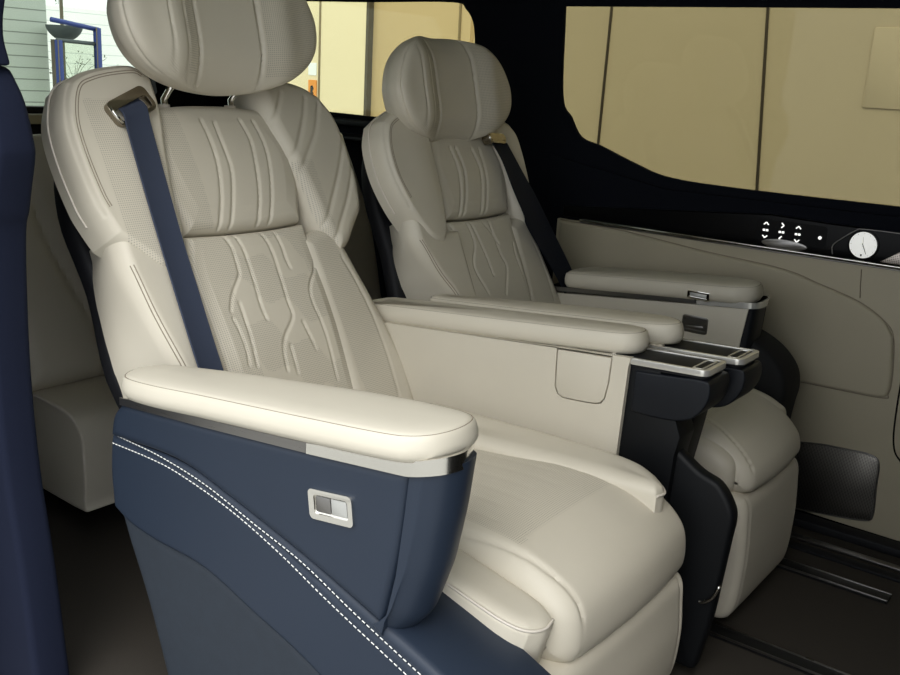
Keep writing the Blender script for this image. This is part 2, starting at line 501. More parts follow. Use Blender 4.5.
def rrect(x0, z0, x1, z1, r, n=5):
    out = []
    for cx, cz, a0 in ((x1 - r, z1 - r, 0), (x0 + r, z1 - r, 90), (x0 + r, z0 + r, 180), (x1 - r, z0 + r, 270)):
        for k in range(n + 1):
            a = math.radians(a0 + 90 * k / n)
            out.append((cx + r * math.cos(a), cz + r * math.sin(a)))
    return out

def strip(name, mat, bot, top, off_dir, thick, parent=None):
    """band between two matching 3-D polylines, given thickness along off_dir"""
    b, t = np.asarray(bot, float), np.asarray(top, float)
    d = np.asarray(off_dir, float)
    if d.ndim == 1: d = np.repeat(d[None], len(b), 0)
    R = [np.array([b[i], b[i] + d[i] * thick, t[i] + d[i] * thick, t[i]]) for i in range(len(b))]
    return loft(name, mat, R, parent, sharp=30)

# ------------------------------------------------------------------ the vehicle's shell
struct(box('floor', M['carpet'], (-0.95, 1.60, -0.03), (4.4, 1.80, 0.06)))
struct(box('ceiling', M['headliner'], (-0.95, 1.63, 1.47), (4.4, 1.82, 0.06)))
dw = cr([(-1.4623, 1.2648), (-1.4486, 1.0258), (-1.4133, 0.9673), (-1.3754, 0.9147), (-1.3096, 0.8952), (-1.1974, 0.8562), (-1.091, 0.8293), (-0.8706, 0.8217), (-0.5123, 0.8218)], 4).tolist()
door_hole = dw + [(0.55, 0.822), (0.62, 0.87), (0.60, 1.20), (0.52, 1.258), (-0.40, 1.2605)]
q_hole = cr([(-2.62, 0.93), (-2.66, 1.0), (-2.66, 1.22), (-2.60, 1.276), (-2.2, 1.277), (-1.86, 1.276), (-1.800, 1.255), (-1.767, 1.205), (-1.76, 1.10),
             (-1.775, 0.96), (-1.82, 0.915), (-1.95, 0.917), (-2.3, 0.922)], 5, closed=True).tolist()
struct(prism('wall_right', M['lining'], [(-3.1, 0.0), (1.2, 0.0), (1.2, 1.42), (-3.1, 1.42)], XZ(2.42, 1), 0.0, 0.014, holes=[door_hole, q_hole]))
w1 = struct(prism('window_1', M['glass'], [(-2.7, 0.88), (-1.72, 0.88), (-1.72, 1.30), (-2.7, 1.30)], XZ(2.436, 1), 0.0, 0.005))
w2 = struct(prism('window_2', M['glass_dark'], [(-1.50, 0.78), (0.66, 0.78), (0.66, 1.30), (-1.50, 1.30)], XZ(2.436, 1), 0.0, 0.005))
# ledge mouldings under the rear quarter window
struct(prism('trim_1', M['black'], [(0, 0), (0.022, 0), (0.022, 0.018), (0, 0.022)], Frame((-2.7, 2.42, 0.885), (0, -1, 0), (0, 0, 1), (1, 0, 0)), 0.0, 0.95, 0.004))
struct(prism('trim_2', M['black'], [(0, 0), (0.05, 0), (0.05, 0.012), (0, 0.02)], Frame((-2.7, 2.42, 0.84), (0, -1, 0), (0, 0, 1), (1, 0, 0)), 0.0, 0.95, 0.004))
rear_hole = [(0.95, 0.893), (2.15, 0.893), (2.2, 0.95), (2.14, 1.28), (2.08, 1.34), (1.02, 1.34), (0.96, 1.28), (0.90, 0.95)]
struct(prism('wall_rear', M['black'], [(0.70, 0.0), (2.48, 0.0), (2.48, 1.42), (0.70, 1.42)], YZ(-3.0, -1), 0.0, 0.06, holes=[rear_hole]))
struct(prism('window_3', M['glass'], [(0.86, 0.86), (2.24, 0.86), (2.24, 1.36), (0.86, 1.36)], YZ(-3.062, -1), 0.0, 0.005))
struct(prism('trim_3', M['door_leather'], [(0.80, 0.84), (2.30, 0.84), (2.30, 0.872), (0.80, 0.872)], YZ(-2.99, 1), -0.008, 0.03, 0.006))
struct(box('wall_left', M['lining'], (-2.30, 0.62, 0.71), (1.60, 0.28, 1.42)))  # unseen side wall, made thick to block light from the left
struct(box('wall_left_front', M['lining'], (0.62, 0.735, 0.71), (1.20, 0.05, 1.42)))  # unseen front body side, added to cut light from ahead of the doorway
struct(box('front_light_block', M['lining'], (0.86, 1.60, 0.70), (0.04, 1.80, 1.40)))  # not a real partition: added out of view to block light from the front
# navy pillar at the rear edge of the open door
pl = cr([(-1.4156, 1.0329), (-1.3794, 0.9873), (-1.3588, 0.9267), (-1.3587, 0.9019), (-1.3713, 0.8606), (-1.384, 0.8199), (-1.396, 0.7876), (-1.4049, 0.6803), (-1.4076, 0.5478), (-1.3967, 0.3951), (-1.3698, 0.2415), (-1.3432, 0.0339)], 4).tolist()
struct(prism('trim_4', M['pillar'], pl + [(-1.34, 0.0), (-2.0, 0.0), (-2.0, 1.036), (-1.44, 1.036)], XZ(0.78, 1), -0.06, 0.004, 0.012, 3))
pu = cr([(-1.4025, 1.126), (-1.4114, 1.0985), (-1.4122, 1.0706), (-1.3972, 1.0345)], 4).tolist()
struct(prism('trim_5', M['pillar'], [(-1.40, 1.40)] + pu + [(-2.0, 1.034), (-2.0, 1.40)], XZ(0.77, 1), -0.05, 0.004, 0.010, 3))

# ------------------------------------------------------------------ sliding door lining
door = bpy.data.objects.new('door_1', None); COL.objects.link(door); door.location = (-0.4, 2.42, 0.0); ORG[door] = np.array((-0.4, 2.42, 0.0)); door['kind'] = 'structure'
D = XZ(2.415, -1)
prism('door_panel', M['door_leather'], [(-1.418, 0.035), (0.9, 0.0), (0.9, 0.676), (-1.418, 0.682)], D, -0.004, 0.012, 0.004, 2, parent=door)
crease = cr([(-1.4058, 0.6793), (-1.1985, 0.6734), (-0.9677, 0.653), (-0.7588, 0.6393), (-0.6588, 0.6162), (-0.5622, 0.5894), (-0.5034, 0.5571), (-0.4727, 0.52), (-0.4599, 0.4259), (-0.4614, 0.3813), (-0.4813, 0.3665), (-0.6687, 0.362)], 8)
low = [(-0.6687, 0.362), (-0.95, 0.357), (-1.41, 0.352)]
pad('raised_panel', M['door_leather'], D, bottom=[(-1.41, 0.352), (-0.95, 0.357), (-0.6687, 0.362), (-0.52, 0.3655)],
    right=[(-0.52, 0.3655), (-0.478, 0.3675), (-0.4614, 0.3813), (-0.4599, 0.4259), (-0.4727, 0.52)], top=[(-1.406, 0.679), (-1.1985, 0.6734), (-0.9677, 0.6530), (-0.7588, 0.6393), (-0.6588, 0.6162), (-0.5622, 0.5894), (-0.5034, 0.5571), (-0.4727, 0.52)],
    left=[(-1.41, 0.352), (-1.408, 0.5), (-1.406, 0.679)], T=0.008, w=0.010, back=0.004, n0=0.012, nu=110, nv=60, parent=door)
tube('crease_seam', [D.pt(p[0], p[1], 0.0135) for p in crease], 0.0013, M['seam'], door, 6)
tube('panel_seam', [D.pt(u, v, 0.0125) for u, v in [(-0.5693, 0.667), (-0.566, 0.63), (-0.5616, 0.5984)]], 0.0013, M['seam'], door, 6)
tube('pocket_seam', [D.pt(u, v, 0.0125) for u, v in cr([(-0.440, 0.52), (-0.4367, 0.3237), (-0.4267, 0.249), (-0.405, 0.2186)], 6)], 0.0022, M['gap'], door, 6)
prism('upper_trim', M['lining'], [(-1.46, 0.690), (0.9, 0.686), (0.9, 0.800), (-1.10, 0.800), (-1.46, 0.86)], D, -0.004, 0.006, 0.003, 2, parent=door)
prism('gloss_band', M['piano'], [(-1.40, 0.690), (0.9, 0.686), (0.9, 0.764), (-0.66, 0.766), (-0.80, 0.770), (-1.40, 0.720)], D, 0.004, 0.014, 0.004, 3, parent=door)
for z0, r, nm, mt in ((0.6865, 0.0030, 'chrome_strip', 'chrome'), (0.6795, 0.0018, 'chrome_strip', 'dull_chrome')):
    tube(nm, [D.pt(-1.34, z0 + 0.001, 0.016), D.pt(-0.9, z0, 0.018), D.pt(0.9, z0 - 0.004, 0.018)], r, M[mt], door, 8)
prism('sill_scuff', M['black'], [(-1.418, 0.0), (0.9, 0.0), (0.9, 0.022), (-1.418, 0.022)], XZ(2.40, -1), 0.0, 0.05, 0.004, parent=door)
struct(box('trim_6', M['dull_chrome'], (-0.2, 2.285, 0.004), (2.2, 0.022, 0.008), 0.002))
struct(box('trim_7', M['black'], (-0.2, 2.235, 0.003), (2.2, 0.03, 0.008), 0.002))

# door switches, clock, loudspeakers
G = XZ(2.401, -1)
sw = empty('door_switch_panel', (-0.77, 2.401, 0.73), 'row of white arrow symbols on the glossy black door trim, left of the clock', 'switch panel')
prism('panel_face', M['piano'], rrect(-0.835, 0.703, -0.66, 0.757, 0.01), G, -0.001, 0.0003, parent=sw)
ov = [(-0.7588 + 0.057 * math.cos(a), 0.6995 + 0.0125 * math.sin(a)) for a in np.linspace(0, 2 * math.pi, 33)[:-1]]
prism('satin_oval', M['dull_chrome'], ov, G, 0.0, 0.004, 0.002, parent=sw)  # satin grey oval below the arrow symbols
def chevron(c, ang, s=0.0085):
    ms = []
    for sg in (-1, 1):
        a = math.radians(ang + sg * 45)
        tip = np.array(c); t = tip + 1.0 * s * np.array([-math.cos(a), -math.sin(a)])
        dd = (t - tip) / np.linalg.norm(t - tip); nn = np.array([-dd[1], dd[0]]) * s * 0.17
        ms.append(prism_mesh([tip + nn, tip - nn, t - nn, t + nn], G, 0.001, 0.0024))
    return join(ms)
for x, angs in ((-0.8100, (90, -90)), (-0.7697, (0, 180)), (-0.7295, (90, -90))):
    for zc, a in ((0.7462, angs[0]), (0.7132, angs[1])):
        o = (0.004 if a == 0 else -0.004 if a == 180 else 0)
        V_, F_ = chevron((x + o, zc + (0.003 if a == 90 else -0.003 if a == -90 else 0)), a)
        mesh_obj('arrow_symbol', V_, F_, M['glow'], sw, smooth=False)
    ms = [prism_mesh(rrect(x - 0.007, 0.7268, x - 0.0008, 0.7322, 0.0015), G, 0.001, 0.0024), prism_mesh(rrect(x + 0.0008, 0.7268, x + 0.007, 0.7322, 0.0015), G, 0.001, 0.0024)]
    mesh_obj('seat_symbol', *join(ms), M['glow'], sw, smooth=False)
prism('lamp_symbol', M['glow'], [(-0.6753 + 0.0042 * math.cos(a), 0.7284 + 0.0042 * math.sin(a)) for a in np.linspace(0, 2 * math.pi, 13)[:-1]], G, 0.001, 0.0024, parent=sw)

ck = empty('door_clock', (-0.5735, 2.401, 0.7256), 'round white clock dial set in the glossy black door trim', 'clock')
def disc(c, r, n=40): return [(c[0] + r * math.cos(a), c[1] + r * math.sin(a)) for a in np.linspace(0, 2 * math.pi, n + 1)[:-1]]
cc = (-0.5735, 0.7256)
prism('case', M['piano'], disc(cc, 0.036), G, -0.003, 0.003, 0.001, parent=ck)
prism('dial', M['dial'], disc(cc, 0.0312), G, 0.002, 0.0045, 0.0006, parent=ck)
def hand(a, l, wd, col, nm):
    d = np.array([math.sin(math.radians(a)), math.cos(math.radians(a))]); n = np.array([-d[1], d[0]]) * wd
    p0 = np.array(cc) - d * 0.004; p1 = np.array(cc) + d * l
    prism(nm, M[col], [p0 + n, p0 - n, p1 - n * 0.5, p1 + n * 0.5], G, 0.0045, 0.0056, parent=ck)
hand(155, 0.023, 0.0009, 'black', 'hour_hand')
hand(355, 0.020, 0.0005, 'button', 'minute_hand')
ticks = [prism_mesh([(cc[0] + math.sin(t) * r1 + math.cos(t) * wv, cc[1] + math.cos(t) * r1 - math.sin(t) * wv) for r1, wv in ((0.026, -0.0004), (0.026, 0.0004), (0.029, 0.0004), (0.029, -0.0004))], G, 0.0045, 0.005) for t in np.linspace(0, 2 * math.pi, 13)[:-1]]
mesh_obj('hour_ticks', *join(ticks), M['button'], ck, smooth=False)
prism('date_mark', M['black'], disc((cc[0] - 0.001, cc[1] - 0.024), 0.0022, 12), G, 0.0045, 0.0054, parent=ck)
tube('bezel', [G.pt(u, v, 0.002) for u, v in cr([(-0.640, 0.693), (-0.6422, 0.7144), (-0.6244, 0.7343), (-0.5951, 0.7576), (-0.5795, 0.7625), (-0.52, 0.7636), (-0.42, 0.762)], 8)], 0.0016, M['dull_chrome'], ck, 8)
sp = prism('door_tweeter', M['spk'], [(-0.531, 0.6915), (-0.493, 0.7193), (-0.47, 0.728), (-0.30, 0.735), (-0.30, 0.6915)], G, -0.001, 0.004, 0.0015, origin=(-0.4, 2.40, 0.70))
tag(sp, 'bright metal mesh speaker wedge beside the clock on the door', 'speaker')
gp = cr([(-0.72, 0.030), (-0.72, 0.185), (-0.66, 0.203), (-0.597, 0.2145), (-0.53, 0.219), (-0.478, 0.2205), (-0.4545, 0.205), (-0.4505, 0.14), (-0.4465, 0.0719), (-0.462, 0.050), (-0.55, 0.036), (-0.6435, 0.026)], 5, closed=True).tolist()
gr = empty('floor_speaker', (-0.58, 2.40, 0.03), 'brushed metal speaker grille low on the door lining near the floor', 'speaker')
prism('mesh_cover', M['grille'], gp, XZ(2.404, -1), 0.0, 0.006, 0.002, parent=gr)
tube('edge_ring', [XZ(2.404, -1).pt(u, v, 0.005) for u, v in gp + gp[:1]], 0.0022, M['dull_chrome'], gr, 6)

# floor rails
def rail(y, x0, x1, label):
    t = empty('seat_rail', ((x0 + x1) / 2, y, 0), label, 'rail', 'floor rails')
    mesh_obj('rail_channel', *box_mesh(((x0 + x1) / 2, y, 0.0045), (x1 - x0, 0.040, 0.009), 0.002), M['rail'], t, sharp=35)
    for s in (-1, 1):
        mesh_obj('rail_edge', *box_mesh(((x0 + x1) / 2, y + s * 0.019, 0.0085), (x1 - x0, 0.005, 0.004), 0.001), M['dull_chrome'], t, sharp=35)
rail(2.115, -0.60, -0.33, 'short black floor rail ending in the open carpet near the speaker grille')
rail(1.73, -0.60, 0.55, 'long black floor rail running out from between the two front leg rests')

# ------------------------------------------------------------------ outside
struct(box('ground', M['ground'], (-2, 6, -0.55), (40, 30, 0.1)))
struct(box('wall_front', M['wall_cream'], (0.71, 4.86, 1.25), (8.58, 0.12, 3.5)))
struct(box('wall_recess', M['wall_shaded'], (-3.95, 4.82, 1.25), (0.9, 0.12, 3.5)))
struct(box('wall_back', M['wall_lit'], (-5.19, 4.79, 1.25), (1.82, 0.14, 3.5)))
struct(box('trim_8', M['joint'], (-4.272, 4.755, 1.25), (0.022, 0.08, 3.5)))
for i, (xa, xb, mt, y) in enumerate(((-1.757, -1.691, 'joint', 4.798), (-2.603, -2.61, 'joint', 4.798), (-3.578, -3.572, 'joint_tan', 4.757), (-4.69, -4.69, 'joint_tan', 4.718))):
    zb, zt = 0.6, 1.46
    xlo, xhi = xb - (xa - xb) * (0.6 + 0.5) / 0.86, xa + (xa - xb) * 1.5 / 0.86
    V_, F_ = tube_mesh([(xlo, y, -0.5), (xhi, y, 2.96)], 0.008, 6)
    struct(mesh_obj('trim_%d' % (9 + i), V_, F_, M[mt]))
hatch = [prism_mesh(rrect(-1.253, 1.03, -1.0, 1.385, 0.01), XZ(4.80, -1), 0.0, 0.008, 0.003)]
hp = mesh_obj('wall_hatch', *join(hatch), M['wall_cream'], origin=(-1.13, 4.80, 1.2), sharp=35)
tag(hp, 'flush cream hatch in the wall beyond the door window', 'hatch')
sg = empty('safety_sign', (-4.75, 4.72, 0.94), 'small orange sign on the pale wall behind the rear window', 'sign')
prism('sign_plate', M['orange'], rrect(-4.785, 0.87, -4.71, 1.00, 0.006), XZ(4.72, -1), 0.0, 0.008, parent=sg)
prism('sign_mark', M['gap'], [(-4.762, 0.90), (-4.735, 0.90), (-4.735, 0.918), (-4.745, 0.925), (-4.733, 0.945), (-4.745, 0.965), (-4.762, 0.96)], XZ(4.72, -1), 0.008, 0.011, parent=sg)
ns = prism('paper_notice', M['white'], rrect(-4.79, 1.03, -4.715, 1.11, 0.004), XZ(4.72, -1), 0.0, 0.004, origin=(-4.75, 4.72, 1.07))
tag(ns, 'pale paper notice above the small orange sign on the wall', 'notice')

struct(box('wall_side', M['siding'], (-8.06, 3.0, 1.4), (0.12, 3.52, 3.9)))
struct(box('wall_end', M['tile'], (-13.06, 7.5, 0.6), (0.12, 8.0, 2.3)))
gate = empty('metal_gate', (-7.5, 4.73, -0.5), 'blue painted metal gate frame seen through the tailgate window', 'gate')
for y, z1, w_ in ((4.558, 1.19, 0.045), (4.915, 1.31, 0.050)):
    box('post', M['blue'], (-7.5, y, (z1 - 0.5) / 2), (0.05, w_, z1 + 0.5), 0.006, parent=gate)
    tube('post_edge', [(-7.47, y - w_ / 2, -0.5), (-7.47, y - w_ / 2, z1)], 0.006, M['brown_wood'], gate, 6)
tube('top_bar', [(-7.5, 4.50, 1.345), (-7.5, 4.6, 1.335), (-7.5, 4.93, 1.295)], 0.020, M['blue'], gate, 8)
tube('middle_bar', [(-7.5, 4.54, 1.19), (-7.5, 4.93, 1.178)], 0.016, M['awning'], gate, 8)
box('glass_leaf', M['glass'], (-7.5, 4.735, 0.35), (0.008, 0.32, 1.66), parent=gate)
aw = []
for i in range(9):
    t = i / 8 * math.pi / 2
    aw.append(np.array([(-7.80 + 0.15 * math.cos(t) * math.cos(a), 4.80 + 0.15 * math.cos(t) * math.sin(a), 1.315 - 0.125 * math.sin(t) ** 1.2) for a in np.linspace(0, 2 * math.pi, 25)[:-1]]))
aw = aw[:-1]
ao = loft('canopy_lamp', M['awning'], aw, origin=(-7.80, 4.80, 1.2)); tag(ao, 'dark bowl-shaped lamp hanging beside the blue gate', 'lamp')
bp = box('wooden_post', M['brown_wood'], (-7.9, 4.765, 0.25), (0.05, 0.05, 1.9), 0.005, origin=(-7.9, 4.765, -0.5)); tag(bp, 'brown post beside the white siding wall and the gate', 'post')
def shrub(name, c, r, n, label):
    o = empty(name, (c[0], c[1], -0.5), label, 'tree')
    rnd = random.Random(int(c[1] * 100)); tw, lv = [], []
    tw.append(tube_mesh([(c[0], c[1], -0.5), c], 0.02, 6))
    for k in range(n):
        d = Vector((rnd.gauss(0, 1), rnd.gauss(0, 1), rnd.gauss(0, 1))).normalized() * r * rnd.random() ** 0.5
        e = Vector(c) + d; tw.append(tube_mesh([c, (Vector(c) * 0.5 + e * 0.5 + Vector((0, 0, 0.04)))[:], e[:]], 0.003, 4))
        for q in range(3):
            a = e + Vector((rnd.uniform(-.05, .05), rnd.uniform(-.05, .05), rnd.uniform(-.05, .05)))
            u = Vector((rnd.gauss(0, 1), rnd.gauss(0, 1), rnd.gauss(0, 1))).normalized(); v = u.orthogonal().normalized()
            lv.append((np.array([(a + u * .02)[:], (a + v * .008)[:], (a - u * .02)[:], (a - v * .008)[:], (a + u.cross(v) * .002)[:]]), [(0, 1, 4), (1, 2, 4), (2, 3, 4), (3, 0, 4), (0, 3, 2, 1)]))
    mesh_obj('branches', *join(tw), M['twig'], o); mesh_obj('leaves', *join(lv), M['leaf'], o, smooth=False)['kind'] = 'stuff'
shrub('garden_tree', (-11.6, 7.25, 0.75), 0.55, 40, 'sparse shrub behind the blue gate beyond the tailgate')
shrub('street_tree', (-9.3, 5.70, 1.98), 0.42, 26, 'bare twiggy branches above the blue gate')

# ------------------------------------------------------------------ captain seats
def sc2(pts, s, flip=False):
    r = [((-u if flip else u) * s, v * s) for u, v in pts]
    return r

def back_frame(P0, ang):
    a = math.radians(ang)
    return Frame(P0, (0, 1, 0), (-math.sin(a), 0, math.cos(a)), (math.cos(a), 0, math.sin(a)))

def headrest(parent, fr, c, a, b, hh, tilt, s):
    """padded headrest, wings wrapping forward; c = (u, v, n) of its middle"""
    O = fr.pt(*c)
    t = math.radians(tilt)
    H = Frame(O, (0, 1, 0), (-math.sin(t), 0, math.cos(t)), (math.cos(t), 0, math.sin(t)))
    K, Mv = 420, 64
    V, pf, uvs = [], [], []
    for i in range(Mv):
        vv = -math.cos(math.pi * (i + 0.5) / Mv)
        vv = math.copysign(abs(vv) ** 0.95, vv)
        ev = 2.5 if vv < 0 else 2.9
        wsc = (1 - abs(vv) ** ev) ** (1 / 2.5)
        wsc *= 1 - 0.20 * max(0, vv) + 0.02 * min(1, max(0, -vv))
        dsc = (1 - abs(vv) ** 3.2) ** (1 / 2.4)
        ring = []
        for k in range(K):
            ph = 2 * math.pi * k / K
            cu, sn = math.cos(ph), math.sin(ph)
            u = math.copysign(abs(cu) ** (2 / 2.7), cu)
            n = math.copysign(abs(sn) ** (2 / 2.7), sn)
            uu = a * u * wsc
            lean = 0.055 * s * (abs(u)) ** 2.2 * (1 if n > -0.5 else 0.8)
            front = n > 0
            nn = b * n * (0.55 + 0.45 * dsc if front else dsc) * dsc ** min(1.0, max(0.0, (abs(vv) - 0.35) / 0.35)) + lean * dsc - 0.012
            au = abs(uu) / s
            if front:
                nn += 0.012 * s * math.exp(-((au - 0.125) / 0.035) ** 2) * dsc      # wing cushions
                for g, dp, wd in (((0.074, 0.006, 0.003), (0.108, 0.003, 0.0022), (0.142, 0.003, 0.0022)) if uu < 0 else ((0.074, 0.006, 0.003),)):
                    nn -= dp * math.exp(-((au - g) / wd) ** 2) * dsc
            else:
                pass
            dpt = 0.0
            if au > 0.16 and abs(n) < 0.9:
                q = n * b / s
                dpt = 0.004 * math.exp(-((q - 0.012) / 0.004) ** 2)
            ring.append(H.pt(uu - math.copysign(dpt, uu), vv * hh, nn))
            uvs.append((uu + (nn if abs(n) < 0.7 else 0), vv * hh))
            pf.append(1.0 if front and abs(vv) < 0.82 and (0.084 < uu / s < 0.208 or -0.104 < uu / s < -0.080) else 0.0)
        V.append(np.array(ring))
    o = loft('headrest', M['perf'], V, parent, uv=np.array(uvs), perf=np.array(pf))
    return H

def armrest(parent, zf, xf, slope, outline, th, crown=0.008, name='armrest_pad'):
    """padded arm rest top, plan outline (x, y) on a plane rising forward"""
    sl = math.tan(math.radians(slope)); c = math.cos(math.radians(slope))
    fr = Frame((0, 0, zf - xf * sl), (1, 0, sl), (0, 1, 0), (-sl * c, 0, c))
    P = cr(outline, 8, closed=True)
    P = resample(np.vstack([P, P[:1]]), 121)[:-1]
    cen = P.mean(0)
    rings = []
    def ring(off, n):
        d = cen - P; L = np.linalg.norm(d, axis=1)[:, None]
        # inward offset along the local normal
        tg = np.roll(P, -1, 0) - np.roll(P, 1, 0); tg /= np.linalg.norm(tg, axis=1)[:, None]
        nrm = np.stack([-tg[:, 1], tg[:, 0]], 1)
        sg = np.sign(np.sum(nrm * d, 1).sum())
        Q = P + nrm * sg * off
        return fr.pt(Q[:, 0], Q[:, 1], np.full(len(Q), n))
    rings.append(ring(0.010, -th)); rings.append(ring(0.003, -th + 0.001)); rings.append(ring(0.0, -th + 0.006))
    for q in (0.3, 0.6, 0.85): rings.append(ring(-0.0035 * math.sin(math.pi * q), -th + (th - 0.004) * q))
    rings.append(ring(0.0, -0.004)); rings.append(ring(0.0022, -0.0015)); rings.append(ring(0.0034, -0.0026)); rings.append(ring(0.0046, -0.0008))
    for off, n in ((0.010, 0.0015), (0.018, 0.0030), (0.028, 0.0042), (0.038, 0.0048)): rings.append(ring(off, n * crown / 0.006))
    n = len(rings); m = len(P); V = np.vstack(rings); F = []
    for i in range(n - 1):
        for k in range(m): F.append((i * m + k, i * m + (k + 1) % m, (i + 1) * m + (k + 1) % m, (i + 1) * m + k))
    F.append(tuple(range(m))); 
    cc_ = V[(n - 1) * m:].mean(0); V = np.vstack([V, cc_])
    for k in range(m): F.append(((n - 1) * m + k, (n - 1) * m + (k + 1) % m, n * m))
    o = mesh_obj(name, V, F, M['cream'], parent, sharp=60)
    ln = ring(0.0032, -0.0020); ln = np.vstack([ln, ln[:1]])
    tube('pad_seam', ln, 0.0011, M['seam'], o, 6)
    return o, fr

def cup_holder(parent, y0, y1, dz=0.0, dx=0.0):
    prof = cr([(-0.700, 0.572), (-0.63, 0.578), (-0.572, 0.583), (-0.560, 0.572), (-0.562, 0.545), (-0.578, 0.518), (-0.602, 0.503), (-0.640, 0.497), (-0.700, 0.496)], 4, closed=False)
    prof = [(p[0] + dx, p[1] + dz) for p in prof]
    b = prism('cup_holder', M['navy_mid'], prof, XZ(y1, -1), 0.0, y1 - y0, 0.006, 3, parent=parent)
    sl = 0.055
    fr = Frame((0, 0, 0.6135 + dz - (dx * sl)), (1, 0, sl), (0, 1, 0), (-sl, 0, 1))
    y0, y1 = y0 - 0.002, y1 + 0.002
    x0, x1 = -0.752 + dx, -0.566 + dx
    prism('rim', M['alu'], rrect(x0, y0, x1, y1, 0.014), fr, 0.008, 0.019, 0.002, 3, parent=b, holes=[rrect(x0 + 0.007, y0 + 0.008, x1 - 0.009, y1 - 0.008, 0.008)[::-1]])
    prism('tray', M['black'], rrect(x0 + 0.004, y0 + 0.005, x1 - 0.005, y1 - 0.005, 0.010), fr, 0.002, 0.0165, 0.001, parent=b)
    prism('cup_ring', M['alu'], rrect(x1 - 0.034, y0 + 0.012, x1 - 0.014, y1 - 0.012, 0.006), fr, 0.014, 0.0185, 0.002, parent=b, holes=[rrect(x1 - 0.031, y0 + 0.015, x1 - 0.017, y1 - 0.015, 0.004)[::-1]])
    return b

def bolster(parent, name, xs, yc, hw, zt, zb, lean=0.0, label=None, pw=2.6, perf=False):
    """cushion side roll running fore and aft, rounded nose; xs stations, with centre, half width, top, bottom per station"""
    rings = []
    K = 48
    n = len(xs)
    for i in range(n):
        y, w, t, b_ = yc[i], hw[i], zt[i], zb[i]
        cz, hz = (t + b_) / 2, (t - b_) / 2
        r = []
        for k in range(K):
            a = 2 * math.pi * k / K
            cy = math.copysign(abs(math.cos(a)) ** (2 / pw), math.cos(a)); sz = math.copysign(abs(math.sin(a)) ** (2 / pw), math.sin(a))
            r.append((xs[i] + lean * sz, y + w * cy, cz + hz * sz))
        rings.append(np.array(r))
    R = []
    A = np.array(rings)
    for k in range(K):
        R.append(cr(A[:, k], 6))
    R = np.array(R).transpose(1, 0, 2)
    return loft(name, M['cream'], list(R), parent)

def cushion(parent, y0, y1, dx, dz, seams, drop=0.0, er=0.030):
    """seat cushion: fore-aft profile swept across, rounded at both sides, perforated in the middle"""
    top = cr([(-1.16, 0.372), (-1.0, 0.392), (-0.86, 0.404), (-0.75, 0.411), (-0.655, 0.403), (-0.595, 0.378), (-0.560, 0.346), (-0.549, 0.318 - drop * 0.3), (-0.553, 0.296 - drop * 0.8), (-0.580, 0.284 - drop)], 14)
    bot = cr([(-0.60, 0.280 - drop), (-0.8, 0.272 - drop * 0.3), (-1.0, 0.272), (-1.16, 0.290)], 8)
    prof = np.vstack([top, bot]); prof[:, 0] += dx; prof[:, 1] += dz
    c = np.array([-0.8 + dx, 0.335 + dz])
    N = 90
    V, uvs, pf = [], [], []
    nt = len(top)
    for j in range(N):
        t = -math.cos(math.pi * (j + 0.5) / N)
        t = 0.6 * t + 0.4 * (2 * (j + 0.5) / N - 1)
        y = (y0 + y1) / 2 + t * (y1 - y0) / 2
        e = (1 - abs(t)) * (y1 - y0) / 2
        ee = er if t < 0 else min(er, 0.022)
        q = min(1, e / ee); rr = math.sqrt(max(0, 1 - (1 - q) ** 2))
        inset = (1 - rr) * ee
        P = prof.copy()
        d = P - c; L = np.linalg.norm(d * [0.3, 1.0], axis=1)[:, None]
        tg = np.roll(prof, -1, 0) - np.roll(prof, 1, 0); tg /= np.linalg.norm(tg, axis=1)[:, None] + 1e-9
        nr = np.stack([tg[:, 1], -tg[:, 0]], 1); nr *= np.sign((nr * d).sum())
        P = P - nr * inset
        crown = 0.010 * (1 - t * t)
        P[:nt] += -nr[:nt] * (-crown)
        x, z = P[:, 0], P[:, 1]
        Q = np.stack([x, np.full_like(x, y)], 1)
        g = np.zeros(len(x))
        for pts, dep, wid in seams:
            dd = np.min([np.linalg.norm(Q - s_, axis=1) for s_ in resample(cr(pts, 6), 60)], 0)
            g += dep * np.exp(-(dd / wid) ** 2)
        g[nt:] = 0
        P = P - nr * g[:, None]
        V.append(np.stack([P[:, 0], np.full(len(P), y), P[:, 1]], 1))
        ln = np.r_[0, np.cumsum(np.linalg.norm(np.diff(prof, axis=0), axis=1))]
        uvs.append(np.stack([np.full(len(P), y), ln], 1))
        m = (np.arange(len(P)) < nt) & (P[:, 0] < -0.66 + dx) & (abs(t) < 0.82)
        pf.append(m.astype(float))
    return loft('seat_cushion', M['perf'], V, parent, uv=np.vstack(uvs), perf=np.concatenate(pf))

